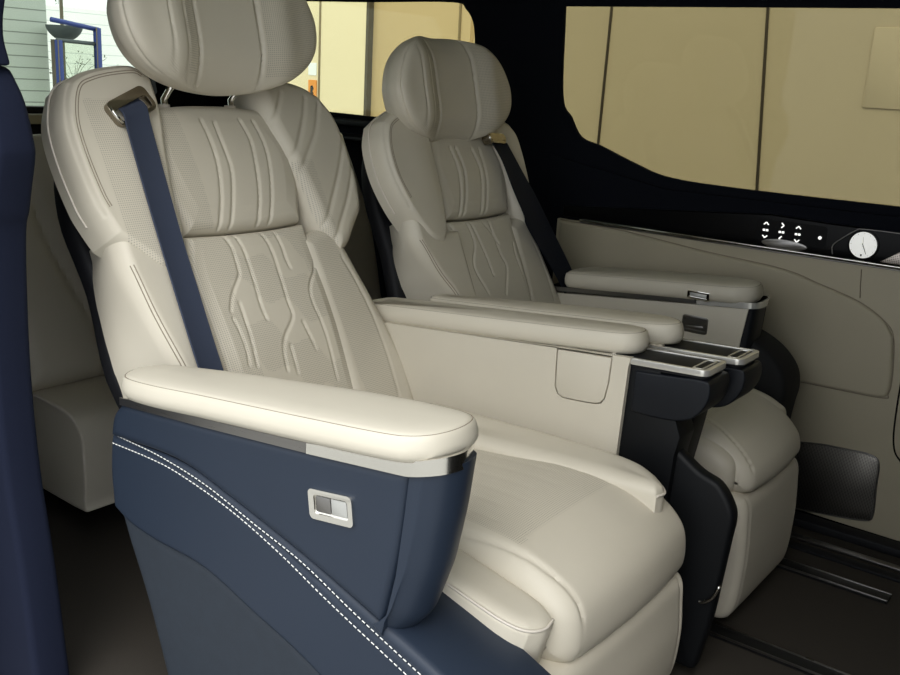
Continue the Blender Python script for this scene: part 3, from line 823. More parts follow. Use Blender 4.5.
def leg_rest(parent, y0, y1, dx, ztop, zbot):
    prof = cr([(-0.70, ztop - 0.02), (-0.62, ztop), (-0.566, ztop - 0.003), (-0.546, ztop - 0.018), (-0.540, ztop - 0.06), (-0.536, (ztop + zbot) / 2),
               (-0.540, zbot + 0.05), (-0.552, zbot + 0.012), (-0.575, zbot), (-0.62, zbot + 0.005), (-0.70, zbot + 0.03)], 8)
    prof[:, 0] += dx
    V = []
    N = 60
    for j in range(N):
        t = -math.cos(math.pi * (j + 0.5) / N); t = 0.7 * t + 0.3 * (2 * (j + 0.5) / N - 1)
        e = (1 - abs(t)) * (y1 - y0) / 2
        q = min(1, e / 0.022); rr = math.sqrt(max(0, 1 - (1 - q) ** 2)); ins = (1 - rr) * 0.022
        seam = 0.004 * math.exp(-((e - 0.024) / 0.003) ** 2)
        y = (y0 + y1) / 2 + t * (y1 - y0) / 2
        zc = (ztop + zbot) / 2
        x = prof[:, 0] - (ins + seam) * np.clip((prof[:, 0] - dx + 0.70) / 0.1, 0, 1)
        z = zc + (prof[:, 1] - zc) * (1 - ins / ((ztop - zbot) / 2) * 0.6)
        V.append(np.stack([x, np.full(len(x), y), z], 1))
    return loft('leg_rest', M['cream'], V, parent)

def stitches(name, parent, pad_obj, pts, step=0.0085, ln=0.0055, r=0.0009):
    """row of short white threads lying on a pad's surface"""
    sf = SURF[pad_obj]
    P = resample(cr(pts, 12), 400)
    L = np.sum(np.linalg.norm(np.diff(P, axis=0), axis=1))
    Q = sf(resample(P, int(L / 0.0005)), 0.0004)
    s, l = int(step / 0.0005), int(ln / 0.0005)
    ms = [tube_mesh(Q[[i, i + l // 2, i + l]], r, 5) for i in range(0, len(Q) - l - 1, s)]
    return mesh_obj(name, *join(ms), M['thread'], parent)

def backrest(t, fr, s, seams_u, seams_l, wing_r_seams, hwid=0.14, perf=True, wo=0.016, wro=0.0, lw_own=None, lb_own=None, tuck_own=None):
    # back shell behind everything
    V, F = prism_mesh(cr(sc2([(-0.20, -0.46), (0.20, -0.46), (0.30, -0.25), (0.288, -0.05), (0.292, 0.10), (0.25, 0.22), (0.15, 0.262), (0, 0.262), (-0.15, 0.262), (-0.25, 0.22), (-0.292, 0.10), (-0.288, -0.05), (-0.30, -0.25)], s), 5, closed=True).tolist(),
                      fr, -0.135 * s, -0.088 * s, 0.015, 3)
    mesh_obj('back_shell', V, F, M['black'], t, sharp=35)
    # centre panels
    w_ = hwid
    gu = [(p, 0.0036, 0.0033) for p in seams_u]
    pu = (lambda u, v: (np.abs(u) > 0.085 * s) & (u < 0)) if perf else None
    pad('backrest_upper_panel', M['perf'], fr, bottom=sc2([(-w_, 0.0), (-w_ / 2, -0.004), (0, -0.005), (w_ / 2, -0.004), (w_, 0.0)], s),
        right=sc2([(w_, 0.0), (w_ + 0.026, 0.08), (w_ + 0.034, 0.15), (w_ + 0.012, 0.215), (w_ - 0.012, 0.246)], s),
        top=sc2([(-w_ + 0.012, 0.246), (-0.06, 0.254), (0, 0.2555), (0.06, 0.254), (w_ - 0.012, 0.246)], s),
        left=sc2([(-w_, 0.0), (-w_ - 0.026, 0.08), (-w_ - 0.034, 0.15), (-w_ - 0.012, 0.215), (-w_ + 0.012, 0.246)], s),
        T=0.024 * s, w=0.022 * s, back=0.05 * s, nu=150, nv=120, grooves=gu, parent=t,
        bulge=lambda u, v: 0.010 * s * np.exp(-((v / s - 0.12) / 0.10) ** 2), perf=pu)
    gl = [(p, 0.0030, 0.0030) for p in seams_l]
    def pl_(u, v): return (np.sin(v / s * 40 + u / s * 25) + 0.6 * np.sin(u / s * 60 - v / s * 23) > -0.1) | (np.abs(u) > 0.10 * s)
    pad('backrest_lower_panel', M['perf'], fr, bottom=sc2([(-0.165, -0.46), (0, -0.465), (0.13, -0.46)], s),
        right=sc2([(0.13, -0.46), (0.128, -0.345), (0.137, -0.2), (0.140, -0.08), (w_, -0.004)], s),
        top=sc2([(-w_ - 0.012, -0.004), (-w_ / 2, -0.008), (0, -0.009), (w_ / 2, -0.008), (w_, -0.004)], s),
        left=sc2([(-0.165, -0.46), (-0.170, -0.345), (-0.174, -0.2), (-0.172, -0.08), (-w_ - 0.012, -0.004)], s),
        T=0.026 * s, w=0.016 * s, back=0.05 * s, nu=150, nv=190, grooves=gl, parent=t,
        bulge=lambda u, v: 0.012 * s * np.exp(-((v / s + 0.22) / 0.14) ** 2), perf=pl_ if perf else None)

    # shoulder wings
    lw = dict(left=[(-0.292, 0.000), (-0.304, 0.036), (-0.313, 0.075), (-0.318, 0.157), (-0.311, 0.223), (-0.282, 0.272)],
              top=[(-0.282, 0.272), (-0.235, 0.297), (-0.180, 0.311), (-0.145, 0.308), (-0.118, 0.285)],
              right=[(-0.200, -0.085), (-0.165, -0.020), (-0.155, 0.060), (-0.140, 0.140), (-0.122, 0.220), (-0.118, 0.285)],
              bottom=[(-0.292, 0.000), (-0.268, -0.038), (-0.240, -0.066), (-0.200, -0.085)])
    def shift(P):
        return [(u + (-wo if u < -0.2 and v > -0.02 else 0), v + (wo * 0.8 if v > 0.25 else 0)) for u, v in P]
    lw = {k: shift(v) for k, v in lw.items()}
    kw = dict(T=0.047 * s, back=0.035 * s, nu=90, nv=110, parent=t)
    def wp(u, v): return (np.abs(u) > 0.165 * s) & (np.abs(u) < 0.285 * s) & (v < 0.245 * s)
    lw_far = lw
    if lw_own is not None: lw = {k: [(u / s, v / s) for u, v in p] for k, p in lw_own.items()}
    rimo = cr(sc2(lw['left'][1:] + lw['top'][1:], s), 12)
    def rim_path(d):
        tg = np.gradient(rimo, axis=0); tg /= np.linalg.norm(tg, axis=1)[:, None] + 1e-9
        return rimo + np.stack([tg[:, 1], -tg[:, 0]], 1) * d
    lwo = pad('shoulder_wing', M['perf'] if perf else M['cream'], fr, **{k: sc2(v, s) for k, v in lw.items()}, w=0.020 * s,
        grooves=[(rim_path(0.0105)[::8], 0.003, 0.003)],
        perf=wp if perf else None, bulge=lambda u, v: 0.006 * s * np.exp(-(((u / s + 0.23) / 0.06) ** 2 + ((v / s - 0.13) / 0.12) ** 2)), **kw)
    for d_ in (0.0225 * s, 0.027 * s):
        tube('wing_seam', SURF[lwo](rim_path(d_)[3:-6], -0.0002), 0.0009, M['seam'], lwo, 6)
    tube('wing_piping', [fr.pt(u, v, -0.006 * s) for u, v in rim_path(-0.0004)[:-8]], 0.0022, M['cream_thread'], lwo, 6)
    lw = lw_far
    rw = {k: [(-u, v - (0.010 if v > 0.25 else 0)) for u, v in p] for k, p in lw.items()}
    rw = {k: [(u - (wro if u > 0.2 else 0), v) for u, v in p] for k, p in rw.items()}
    rw = dict(left=rw['right'], right=rw['left'], top=rw['top'][::-1], bottom=rw['bottom'][::-1])
    def wr(u, v): return (np.abs(u) > 0.15 * s) & (np.abs(u) < 0.20 * s) & (v < 0.12 * s)
    pad('shoulder_wing', M['perf'], fr, **{k: sc2(v, s) for k, v in rw.items()}, w=0.030 * s, grooves=[(p, 0.0035, 0.0045) for p in wing_r_seams],
        perf=wr if perf else None, **kw)
    # side bolsters under the wings
    lb = dict(bottom=[(-0.264, -0.46), (-0.2, -0.465), (-0.145, -0.46)], top=[(-0.302, 0.02), (-0.24, -0.005), (-0.19, -0.035), (-0.160, -0.045)],
              left=[(-0.264, -0.46), (-0.262, -0.30), (-0.270, -0.243), (-0.291, -0.143), (-0.304, -0.05), (-0.302, 0.02)],
              right=[(-0.145, -0.46), (-0.162, -0.345), (-0.168, -0.2), (-0.168, -0.08), (-0.160, -0.045)])
    if lb_own is not None: lb = {k: [(u / s, v / s) for u, v in p] for k, p in lb_own.items()}
    lbo = pad('side_bolster', M['cream'], fr, **{k: sc2(v, s) for k, v in lb.items()}, T=0.040 * s, w=0.024 * s, back=0.105 * s, nu=60, nv=90, parent=t,
        tuck=lambda u, v: np.stack([np.where(u < -0.15 * s, tuck_own(v) if tuck_own else np.interp(v / s, [-0.46, -0.3, -0.2, -0.1, 0.0], [-0.048, -0.044, -0.026, 0.004, 0.030]) * s, 0.0), np.zeros_like(u)], 1),
        )
    bo_ = cr(sc2(lb['left'][:-1], s), 10)
    for d_ in (0.012, 0.017):
        tube('bolster_seam', SURF[lbo](bo_ + np.array([d_ * s, 0.0]), -0.0003), 0.0010, M['seam'], lbo, 6)
    rb = dict(bottom=[(0.085, -0.46), (0.2, -0.465), (0.277, -0.46)], top=[(0.11, -0.035), (0.16, -0.020), (0.225, 0.00)],
              right=[(0.277, -0.46), (0.288, -0.38), (0.291, -0.326), (0.268, -0.206), (0.236, -0.075), (0.225, 0.0)],
              left=[(0.085, -0.46), (0.095, -0.345), (0.105, -0.2), (0.108, -0.08), (0.11, -0.035)])
    rbl = [(0.200, -0.09), (0.216, -0.143), (0.229, -0.216), (0.232, -0.294), (0.227, -0.37), (0.215, -0.46)]
    def pb(u, v): return (u > 0.135 * s) & (u < np.interp(v / s, [-0.46, -0.37, -0.294, -0.216, -0.143, -0.05], [0.215, 0.227, 0.232, 0.229, 0.216, 0.19]) * s)
    pad('side_bolster', M['perf'], fr, **{k: sc2(v, s) for k, v in rb.items()}, T=0.034 * s, w=0.034 * s, back=0.10 * s, nu=70, nv=120, parent=t,
        grooves=[(sc2(rbl, s), 0.002, 0.003)], perf=pb if perf else None)

def belt_guide(t, fr, quad, n, ang_mirror=False):
    q = np.array(quad); c = q.mean(0)
    u = (q[1] - q[0] + q[2] - q[3]) / 2; lu = np.linalg.norm(u); u /= lu
    v = np.array([-u[1], u[0]]); lv = abs(((q[0] + q[1]) - (q[3] + q[2])) @ v) / 2
    F = Frame(fr.pt(c[0], c[1], n), fr.U * u[0] + fr.V * u[1], fr.U * v[0] + fr.V * v[1], fr.N)
    o = prism('belt_guide', M['bronze'], rrect(-lu / 2, -lv / 2, lu / 2, lv / 2, 0.012), F, -0.012, 0.010, 0.004, 3, parent=t,
              holes=[rrect(-lu / 2 + 0.008, -lv / 2 + 0.007, lu / 2 - 0.008, lv / 2 - 0.018, 0.008)[::-1]])
    tube('guide_edge', [F.pt(-lu / 2 + 0.004, lv / 2 - 0.010, 0.0095), F.pt(-lu / 2 + 0.003, 0, 0.011), F.pt(-lu / 2 + 0.006, -lv / 2 + 0.006, 0.0095)], 0.0035, M['bright'], o, 8)
    prism('guide_slot', M['gap'], rrect(-lu / 2 + 0.005, -lv / 2 + 0.005, lu / 2 - 0.005, lv / 2 - 0.008, 0.008), F, -0.012, -0.005, parent=o)

def webbing(name, mat, Lf, Rt, th, label, group):
    """seat belt band between two 3-D edge curves"""
    a, b = resample(cr(Lf, 10), 60), resample(cr(Rt, 10), 60)
    R = []
    for i in range(60):
        w = b[i] - a[i]; tg = (a[min(i + 1, 59)] + b[min(i + 1, 59)] - a[max(i - 1, 0)] - b[max(i - 1, 0)])
        n = np.cross(w, tg); n /= np.linalg.norm(n); n *= math.copysign(1, n[0])
        R.append(np.array([a[i], a[i] + w * 0.03 + n * th, a[i] + w * 0.06 + n * th * 0.6, b[i] - w * 0.06 + n * th * 0.6, b[i] - w * 0.03 + n * th, b[i], b[i] - n * th, a[i] - n * th]))
    o = loft(name, mat, R, None, sharp=40, origin=(a[-1] + b[-1]) / 2)
    return tag(o, label, 'seat belt', group)

def outer_console(t, Y, sg, near):
    """arm rest console on the outer side of a seat; Y outer face, sg = -1 outer face towards -Y"""
    yy = lambda d: Y - sg * d          # d metres inward from the outer face
    X = XZ(yy(0.010), sg)
    skin = M['navy']
    con = pad('console_panel', skin, X, bottom=[(-1.3, 0.4637), (-1.1324, 0.471), (-1.0174, 0.4499), (-0.8636, 0.411), (-0.7507, 0.3765), (-0.7116, 0.3633)], right=[(-0.6754, 0.5863), (-0.6806, 0.5371), (-0.6898, 0.4657), (-0.7117, 0.3647)][::-1], top=[(-1.2637, 0.5293), (-1.0696, 0.5457), (-0.8627, 0.5655), (-0.6754, 0.5863)], left=[(-1.3, 0.4637), (-1.2894, 0.5025), (-1.2637, 0.5293)],
              T=0.010, w=0.014, back=0.10, nu=60, nv=40, parent=t)
    # rounded nose closing the front of the console
    S = np.linspace(0, 1, 26)
    rings = []
    for s in S:
        xb = np.interp(s, [0, 0.45, 0.78, 1], [-0.7117, -0.6898, -0.6806, -0.6754]) + 0.001
        xf = np.interp(s, [0, 0.05, 0.22, 0.5, 0.77, 1], [-0.700, -0.690, -0.663, -0.639, -0.6254, -0.618])
        sh = 0.0
        if s < 0.04: sh = 0.006 * (1 - math.sqrt(1 - (1 - s / 0.04) ** 2))
        xm = xf - 0.028
        pl_ = cr([(xb, 0.0 + sh), ((xb + xm) / 2, 0.0 + sh), (xm - 0.004, 0.003 + sh), (xf - 0.012, 0.018), (xf - 0.003, 0.048), (xf - 0.016, 0.082), (xf - 0.040, 0.108), (xb, 0.118)], 6)
        r = []
        for x, d in pl_:
            zt = 0.5863 + (x + 0.6754) * 0.34; zb = 0.3447 - (x + 0.7117) * 0.5 + 0.1 * max(0, d - 0.03) * 0.3
            r.append((x, yy(d), (1 - s) * zb + s * zt))
        rings.append(np.array(r))
    loft('console_nose', skin, rings, t, sharp=32)
    # metal strip under the pad
    zb = lambda x: float(np.interp(x, [-1.2637, -1.0696, -0.8627, -0.6754, -0.6419, -0.60], [0.5293, 0.5457, 0.5655, 0.5863, 0.5952, 0.6045]))
    hh = lambda x: float(np.interp(x, [-1.2637, -0.86, -0.6754, -0.60], [0.010, 0.0125, 0.0175, 0.022]))
    def path(pts):
        P = resample(cr(pts, 10), 60); b, tp, off = [], [], []
        for i, (x, d) in enumerate(P):
            tg = P[min(i + 1, 59)] - P[max(i - 1, 0)]; tg /= np.linalg.norm(tg)
            nx, nd = tg[1], -tg[0]
            if nd > 0 and abs(nd) > abs(nx): nx, nd = -nx, -nd
            b.append((x, yy(d), zb(x) - 0.002)); tp.append((x, yy(d), zb(x) + hh(x))); off.append((nx, -sg * nd, 0))
        return b, tp, off
    b, tp, off = path([(-1.262, -0.001), (-1.06, -0.001), (-0.848, -0.001)])
    strip('trim_strip', M['dull_chrome'], b, tp, off, 0.003, t)
    b, tp, off = path([(-0.846, -0.001), (-0.75, -0.001), (-0.68, -0.001), (-0.654, 0.002), (-0.635, 0.014), (-0.627, 0.040), (-0.645, 0.080), (-0.668, 0.106), (-0.71, 0.117)])
    strip('trim_strip', M['chrome'], b, tp, off, 0.0045, t)['label'] = 'bright metal front strip'
    prism('console_core', M['gap'], [(-1.25, 0.32), (-0.72, 0.37), (-0.66, 0.602), (-1.26, 0.541)], XZ(yy(0.11), sg), 0.0, 0.10, parent=t)

def switch_plate(parent, fr, w, h, name='seat_switch'):
    o = prism(name, M['bright'], rrect(-w / 2, -h / 2, w / 2, h / 2, 0.007), fr, 0.0, 0.0045, 0.002, 3, parent=parent,
              holes=[rrect(-w / 2 + 0.010, -h / 2 + 0.0085, w / 2 - 0.0075, h / 2 - 0.007, 0.004)[::-1]])
    prism('switch_bed', M['chrome'], rrect(-w / 2 + 0.006, -h / 2 + 0.005, w / 2 - 0.004, h / 2 - 0.004, 0.004), fr, 0.0, 0.0012, parent=o)
    xm = 0.001
    prism('button', M['dull_chrome'], rrect(-w / 2 + 0.0125, -h / 2 + 0.011, xm - 0.0006, h / 2 - 0.009, 0.002), fr, 0.001, 0.0035, 0.0008, parent=o)
    prism('button', M['button'], rrect(xm + 0.0006, -h / 2 + 0.011, w / 2 - 0.010, h / 2 - 0.009, 0.002), fr, 0.001, 0.0035, 0.0008, parent=o)
    return o

# ---- seat nearest the open door
Yn = 1.235
near = empty('captain_seat', (-0.95, Yn, 0.0), 'cream leather captain seat with navy side console, nearest the camera', 'seat', 'cream captain seats')
bn = back_frame((-1.425, Yn, 0.748), 29)
backrest(near, bn, 1.0, [[(-0.0329, 0.217), (-0.0305, 0.1759), (-0.0345, 0.1269), (-0.0499, 0.0627), (-0.0746, -0.0021)], [(-0.0033, 0.2114), (-0.0054, 0.1589), (-0.0076, 0.1094), (-0.0284, 0.045), (-0.049, -0.0046)], [(0.0619, 0.217), (0.0678, 0.1743), (0.0585, 0.1234), (0.044, 0.0622), (0.0185, -0.0054)], [(0.0951, 0.2142), (0.0999, 0.168), (0.0918, 0.1164), (0.0734, 0.0547), (0.0482, -0.0081)]], [[(-0.0747, -0.0101), (-0.0651, -0.0403), (-0.0691, -0.085), (-0.0772, -0.0997), (-0.1053, -0.1297), (-0.122, -0.1581)], [(-0.0473, -0.0128), (-0.0397, -0.0485), (-0.0427, -0.1018), (-0.0508, -0.1592), (-0.0493, -0.1861)], [(0.0162, -0.0107), (0.0263, -0.0504), (0.023, -0.1051), (0.0165, -0.1591), (0.014, -0.1915), (-0.0188, -0.2235), (-0.0341, -0.2474), (-0.0408, -0.2885)], [(0.0513, -0.0168), (0.0552, -0.048), (0.0535, -0.0757), (0.0553, -0.0955)], [(0.1381, -0.0742), (0.1159, -0.1061), (0.0849, -0.1416), (0.0773, -0.1742), (0.081, -0.214), (0.0799, -0.2642), (0.0751, -0.33)], [(-0.0968, -0.1467), (-0.0984, -0.188), (-0.1009, -0.2239), (-0.1064, -0.2667)], [(-0.1234, -0.1733), (-0.119, -0.1998), (-0.1185, -0.2359), (-0.1228, -0.2607)], [(-0.015, -0.2457), (-0.0166, -0.2723), (-0.0181, -0.2987)], [(0.0342, -0.2059), (0.0391, -0.2343), (0.044, -0.2627)]], [[(0.2428, 0.2582), (0.2196, 0.2155), (0.1776, 0.156), (0.1499, 0.1273)], [(0.277, 0.2465), (0.2408, 0.1851), (0.1932, 0.1319), (0.1638, 0.1004)], [(0.3168, 0.1656), (0.2727, 0.0988), (0.2131, 0.0235), (0.1781, -0.018)], [(0.3251, 0.1216), (0.2751, 0.0435), (0.2117, -0.03), (0.1908, -0.0575)], [(0.1793, 0.269), (0.1499, 0.2271), (0.1263, 0.1978)]])
hr = headrest(near, bn, (0.0, 0.386, 0.100), 0.226, 0.066, 0.140, 15, 1.0)
for u in (-0.082, 0.078):
    tube('headrest_post', [bn.pt(u, 0.18, -0.030), bn.pt(u, 0.27, 0.005), hr.pt(u, -0.10, -0.005)], 0.0065, M['bright'], near, 12)
    V_, F_ = tube_mesh([bn.pt(u, 0.235, -0.016), bn.pt(u, 0.262, -0.002)], 0.012, 14); mesh_obj('post_collar', V_, F_, M['cream_thread'], near)
belt_guide(near, bn, [(-0.2481, 0.2342), (-0.1577, 0.2722), (-0.1556, 0.2222), (-0.2415, 0.1826)], 0.052)
bl = [(-0.2327, 0.2066), (-0.1759, 0.2182), (-0.1863, 0.0053), (-0.2362, 0.0098), (-0.193, -0.2476), (-0.2423, -0.2374), (-0.1907, -0.1244), (-0.2403, -0.117)]
ctr = np.mean([(-0.2481, 0.2342), (-0.1577, 0.2722), (-0.1556, 0.2222), (-0.2415, 0.1826)], 0)
webbing('seat_belt', M['belt'], [bn.pt(ctr[0] - 0.030, ctr[1] + 0.010, 0.048), bn.pt(ctr[0] - 0.027, ctr[1] - 0.018, 0.0655), bn.pt(bl[0][0] + 0.004, bl[0][1] - 0.03, 0.062), bn.pt(bl[3][0], bl[3][1], 0.058), bn.pt(bl[7][0], bl[7][1], 0.056), bn.pt(bl[5][0], bl[5][1], 0.053), bn.pt(bl[5][0] + 0.002, bl[5][1] - 0.12, 0.050)],
        [bn.pt(ctr[0] + 0.026, ctr[1] + 0.022, 0.048), bn.pt(ctr[0] + 0.027, ctr[1] - 0.004, 0.0655), bn.pt(bl[1][0], bl[1][1] - 0.03, 0.062), bn.pt(bl[2][0], bl[2][1], 0.057), bn.pt(bl[6][0], bl[6][1], 0.055), bn.pt(bl[4][0], bl[4][1], 0.052), bn.pt(bl[4][0] + 0.002, bl[4][1] - 0.12, 0.050)], 0.0012,
        'navy seat belt running down from the metal guide in the near seat', 'seat belts')
cs = cushion(near, 1.052, 1.462, 0.0, 0.0,
    [([(-0.645, 1.07), (-0.66, 1.10), (-0.69, 1.24), (-0.66, 1.40), (-0.645, 1.45)], 0.0012, 0.004),
     ([(-0.75, 1.066), (-0.673, 1.074), (-0.609, 1.083), (-0.565, 1.092), (-0.550, 1.094)], 0.004, 0.0035)] +
    [([(-1.1, 1.12 + 0.04 * k), (-0.9, 1.12 + 0.042 * k), (-0.72 - 0.02 * (k % 2), 1.115 + 0.043 * k)], 0.0012, 0.0035) for k in range(7)], drop=0.034, er=0.042)
a14 = math.radians(14)
FL = Frame((-0.708, 0, 0.379), (math.cos(a14), 0, -math.sin(a14)), (0, 1, 0), (math.sin(a14), 0, math.cos(a14)))
lo_ = dict(bottom=[(-0.42, 0.968), (-0.1, 0.970), (0.06, 0.974), (0.110, 0.979), (0.138, 0.992)], right=[(0.138, 0.992), (0.150, 1.018), (0.146, 1.046)],
           top=[(-0.42, 1.052), (-0.1, 1.054), (0.05, 1.062), (0.110, 1.062), (0.146, 1.046)], left=[(-0.42, 0.968), (-0.42, 1.01), (-0.42, 1.052)])
pad('cushion_bolster', M['cream'], FL, **lo_, T=0.014, w=0.026, back=0.085, n0=-0.010, nu=80, nv=30, parent=near)
tube('bolster_piping', [FL.pt(u, v, -0.003) for u, v in cr([(-0.3, 0.9705), (-0.1, 0.972), (0.06, 0.976), (0.110, 0.981), (0.136, 0.994), (0.1475, 1.018), (0.144, 1.044)], 8)], 0.0022, M['cream_thread'], near, 6)
FRr = Frame((0, 0, 0.412), (1, 0, 0), (0, 1, 0), (0, 0, 1))
ro_ = dict(bottom=[(-1.12, 1.335), (-0.90, 1.345), (-0.82, 1.352), (-0.752, 1.362), (-0.68, 1.370), (-0.62, 1.378), (-0.585, 1.384)],
           top=[(-1.12, 1.468), (-0.9, 1.474), (-0.74, 1.476), (-0.70, 1.475), (-0.650, 1.465), (-0.610, 1.440)],
           right=[(-0.585, 1.384), (-0.583, 1.410), (-0.610, 1.440)], left=[(-1.12, 1.335), (-1.12, 1.40), (-1.12, 1.468)])
pad('cushion_bolster', M['cream'], FRr, **ro_, T=0.022, w=0.030, back=0.115, n0=-0.004, nu=90, nv=40, parent=near,
    bulge=lambda x, y: -0.10 * np.clip(x + 0.70, 0, 0.2) - 0.06 * np.clip(-0.85 - x, 0, 0.3))
tube('bolster_piping', [FRr.pt(u, v, -0.002 - 0.04 * max(0, u + 0.64)) for u, v in cr([(-0.70, 1.4755), (-0.650, 1.466), (-0.6095, 1.441), (-0.582, 1.411), (-0.584, 1.385)], 8)], 0.0022, M['cream_thread'], near, 6)
leg_rest(near, 0.985, 1.462, 0.0, 0.262, 0.035)
# outer arm rest
outer_console(near, 0.845, -1, True)
armrest(near, 0.645, -0.62, 6.2, [(-1.245, .840), (-1.280, .868), (-1.290, .905), (-1.270, .932), (-1.218, .945), (-1.098, .960), (-.99, .967), (-.857, .973), (-.762, .971), (-.71, .966), (-.672, .958), (-.650, .942), (-.639, .905), (-.644, .866), (-.664, .840), (-.705, .828), (-.852, .827), (-1.054, .830), (-1.168, .830)], 0.036, 0.006)
swc = [(-0.8019, 0.5014)][0]
al = math.radians(8.0)
switch_plate(near, Frame((swc[0], 0.8455, swc[1]), (math.cos(al), 0, math.sin(al)), (-math.sin(al), 0, math.cos(al)), (0, -1, 0)), 0.079, 0.042)
LX = XZ(0.862, -1)
base = pad('base_panel', M['navy'], LX, bottom=[(-1.305, 0.335), (-1.26, 0.318), (-1.195, 0.310), (-1.0764, 0.306), (-0.9634, 0.275), (-0.8407, 0.238), (-0.70, 0.17), (-0.545, 0.07)],
    right=[(-0.545, 0.07), (-0.528, 0.17), (-0.530, 0.296)], top=[(-1.305, 0.464), (-1.1323, 0.470), (-1.0174, 0.449), (-0.8636, 0.410), (-0.7508, 0.375), (-0.7117, 0.362), (-0.65, 0.342), (-0.590, 0.320), (-0.530, 0.296)],
    left=[(-1.305, 0.335), (-1.310, 0.40), (-1.305, 0.464)], T=0.013, w=0.012, back=0.13, nu=110, nv=50, parent=near,
    grooves=[([(-1.3, 0.459), (-1.1738, 0.4575), (-1.0688, 0.4445), (-0.9588, 0.418), (-0.8573, 0.389), (-0.7644, 0.356), (-0.659, 0.320), (-0.585, 0.295)], 0.003, 0.003)])
stitches('stitching', near, base, [(-1.292, 0.4632), (-1.1738, 0.4635), (-1.0688, 0.4510), (-0.9588, 0.4235), (-0.8573, 0.3975), (-0.7644, 0.3620), (-0.659, 0.3250), (-0.59, 0.302)])
stitches('stitching', near, base, [(-1.297, 0.4518), (-1.1995, 0.4535), (-1.1277, 0.4495), (-1.0128, 0.4290), (-0.9069, 0.3970), (-0.8103, 0.3595), (-0.6923, 0.3180), (-0.595, 0.285)])
pad('base_skirt', M['navy_matt'], XZ(0.870, -1), bottom=[(-1.175, 0.03), (-0.85, 0.03), (-0.56, 0.03)], right=[(-0.56, 0.03), (-0.55, 0.05), (-0.547, 0.074)],
    top=[(-1.305, 0.338), (-1.19, 0.314), (-1.0764, 0.310), (-0.9634, 0.279), (-0.8407, 0.242), (-0.70, 0.175), (-0.547, 0.074)], left=[(-1.175, 0.03), (-1.232, 0.18), (-1.28, 0.28), (-1.305, 0.338)],
    T=0.012, w=0.02, back=0.12, nu=60, nv=40, parent=near)
# inner console with cup holder
ip = [(-1.32, 0.30), (-0.722, 0.30), (-0.7198, 0.4228), (-0.715, 0.5755), (-0.712, 0.5945), (-1.32, 0.5436)]
fl = cr([(-0.8622, 0.5829), (-0.8594, 0.5094), (-0.8421, 0.488), (-0.7706, 0.4942), (-0.7554, 0.5057), (-0.7465, 0.5364), (-0.7465, 0.5908)][0:1] + [(-0.8610, 0.54)] + [(-0.8622, 0.5829), (-0.8594, 0.5094), (-0.8421, 0.488), (-0.7706, 0.4942), (-0.7554, 0.5057), (-0.7465, 0.5364), (-0.7465, 0.5908)][1:], 4).tolist()
fl = [(-0.8622, 0.5826), (-0.8615, 0.54), (-0.860, 0.507), (-0.854, 0.494), (-0.842, 0.488), (-0.80, 0.4905), (-0.772, 0.4935), (-0.7605, 0.498), (-0.7535, 0.508), (-0.7485, 0.54), (-0.7465, 0.5905)]
prism('inner_panel', M['cream'], ip, XZ(1.512, -1), 0.0, 0.012, 0.0, parent=near, holes=[fl])
cf = np.mean(fl, 0)
prism('storage_flap', M['cream'], [tuple(cf + (np.array(p) - cf) * [0.955, 0.94]) for p in fl], XZ(1.512, -1), 0.001, 0.0125, 0.0015, 2, parent=near)
prism('inner_core', M['gap'], [(-1.30, 0.31), (-0.73, 0.31), (-0.725, 0.585), (-1.30, 0.537)], XZ(1.585, -1), 0.0, 0.0725, parent=near)
armrest(near, 0.635, -0.70, 5.1, [(-1.33, 1.512), (-1.0, 1.510), (-0.80, 1.512), (-0.748, 1.516), (-0.725, 1.528), (-0.715, 1.550), (-0.722, 1.578), (-0.750, 1.594), (-0.80, 1.600), (-1.0, 1.602), (-1.30, 1.602), (-1.35, 1.59), (-1.36, 1.555), (-1.35, 1.525)], 0.040, 0.005)
cup_holder(near, 1.505, 1.595, 0.0, -0.004)
prism('console_leg', M['navy_dark'], [(-0.722, 0.30), (-0.722, 0.4228), (-0.7165, 0.5755), (-0.712, 0.588), (-0.66, 0.585), (-0.62, 0.50), (-0.6080, 0.470), (-0.6143, 0.4366), (-0.62, 0.30)], XZ(1.575, -1), 0.0, 0.065, 0.003, parent=near)
bmid = cr([(-0.6143, 0.440), (-0.5719, 0.4132), (-0.5353, 0.3999), (-0.5110, 0.3720), (-0.5006, 0.3434), (-0.5040, 0.2919), (-0.5089, 0.2289), (-0.5179, 0.1276), (-0.535, 0.03)], 5).tolist()
prism('base_shield', M['navy_dark'], bmid + [(-1.1, 0.03), (-1.1, 0.30), (-0.75, 0.43), (-0.70, 0.46)], XZ(1.556, -1), 0.0, 0.031, 0.010, 3, parent=near)
tube('release_lever', [(p[0], 1.518, p[1]) for p in cr([(-0.5387, 0.1761), (-0.5300, 0.178), (-0.5147, 0.1936), (-0.5054, 0.2184)], 6)], 0.0035, M['chrome'], near, 8)
prism('seat_base', M['black'], [(-1.22, 0.0), (-0.66, 0.0), (-0.64, 0.27), (-1.22, 0.27)], XZ(1.50, -1), 0.0, 0.52, 0.01, parent=near)

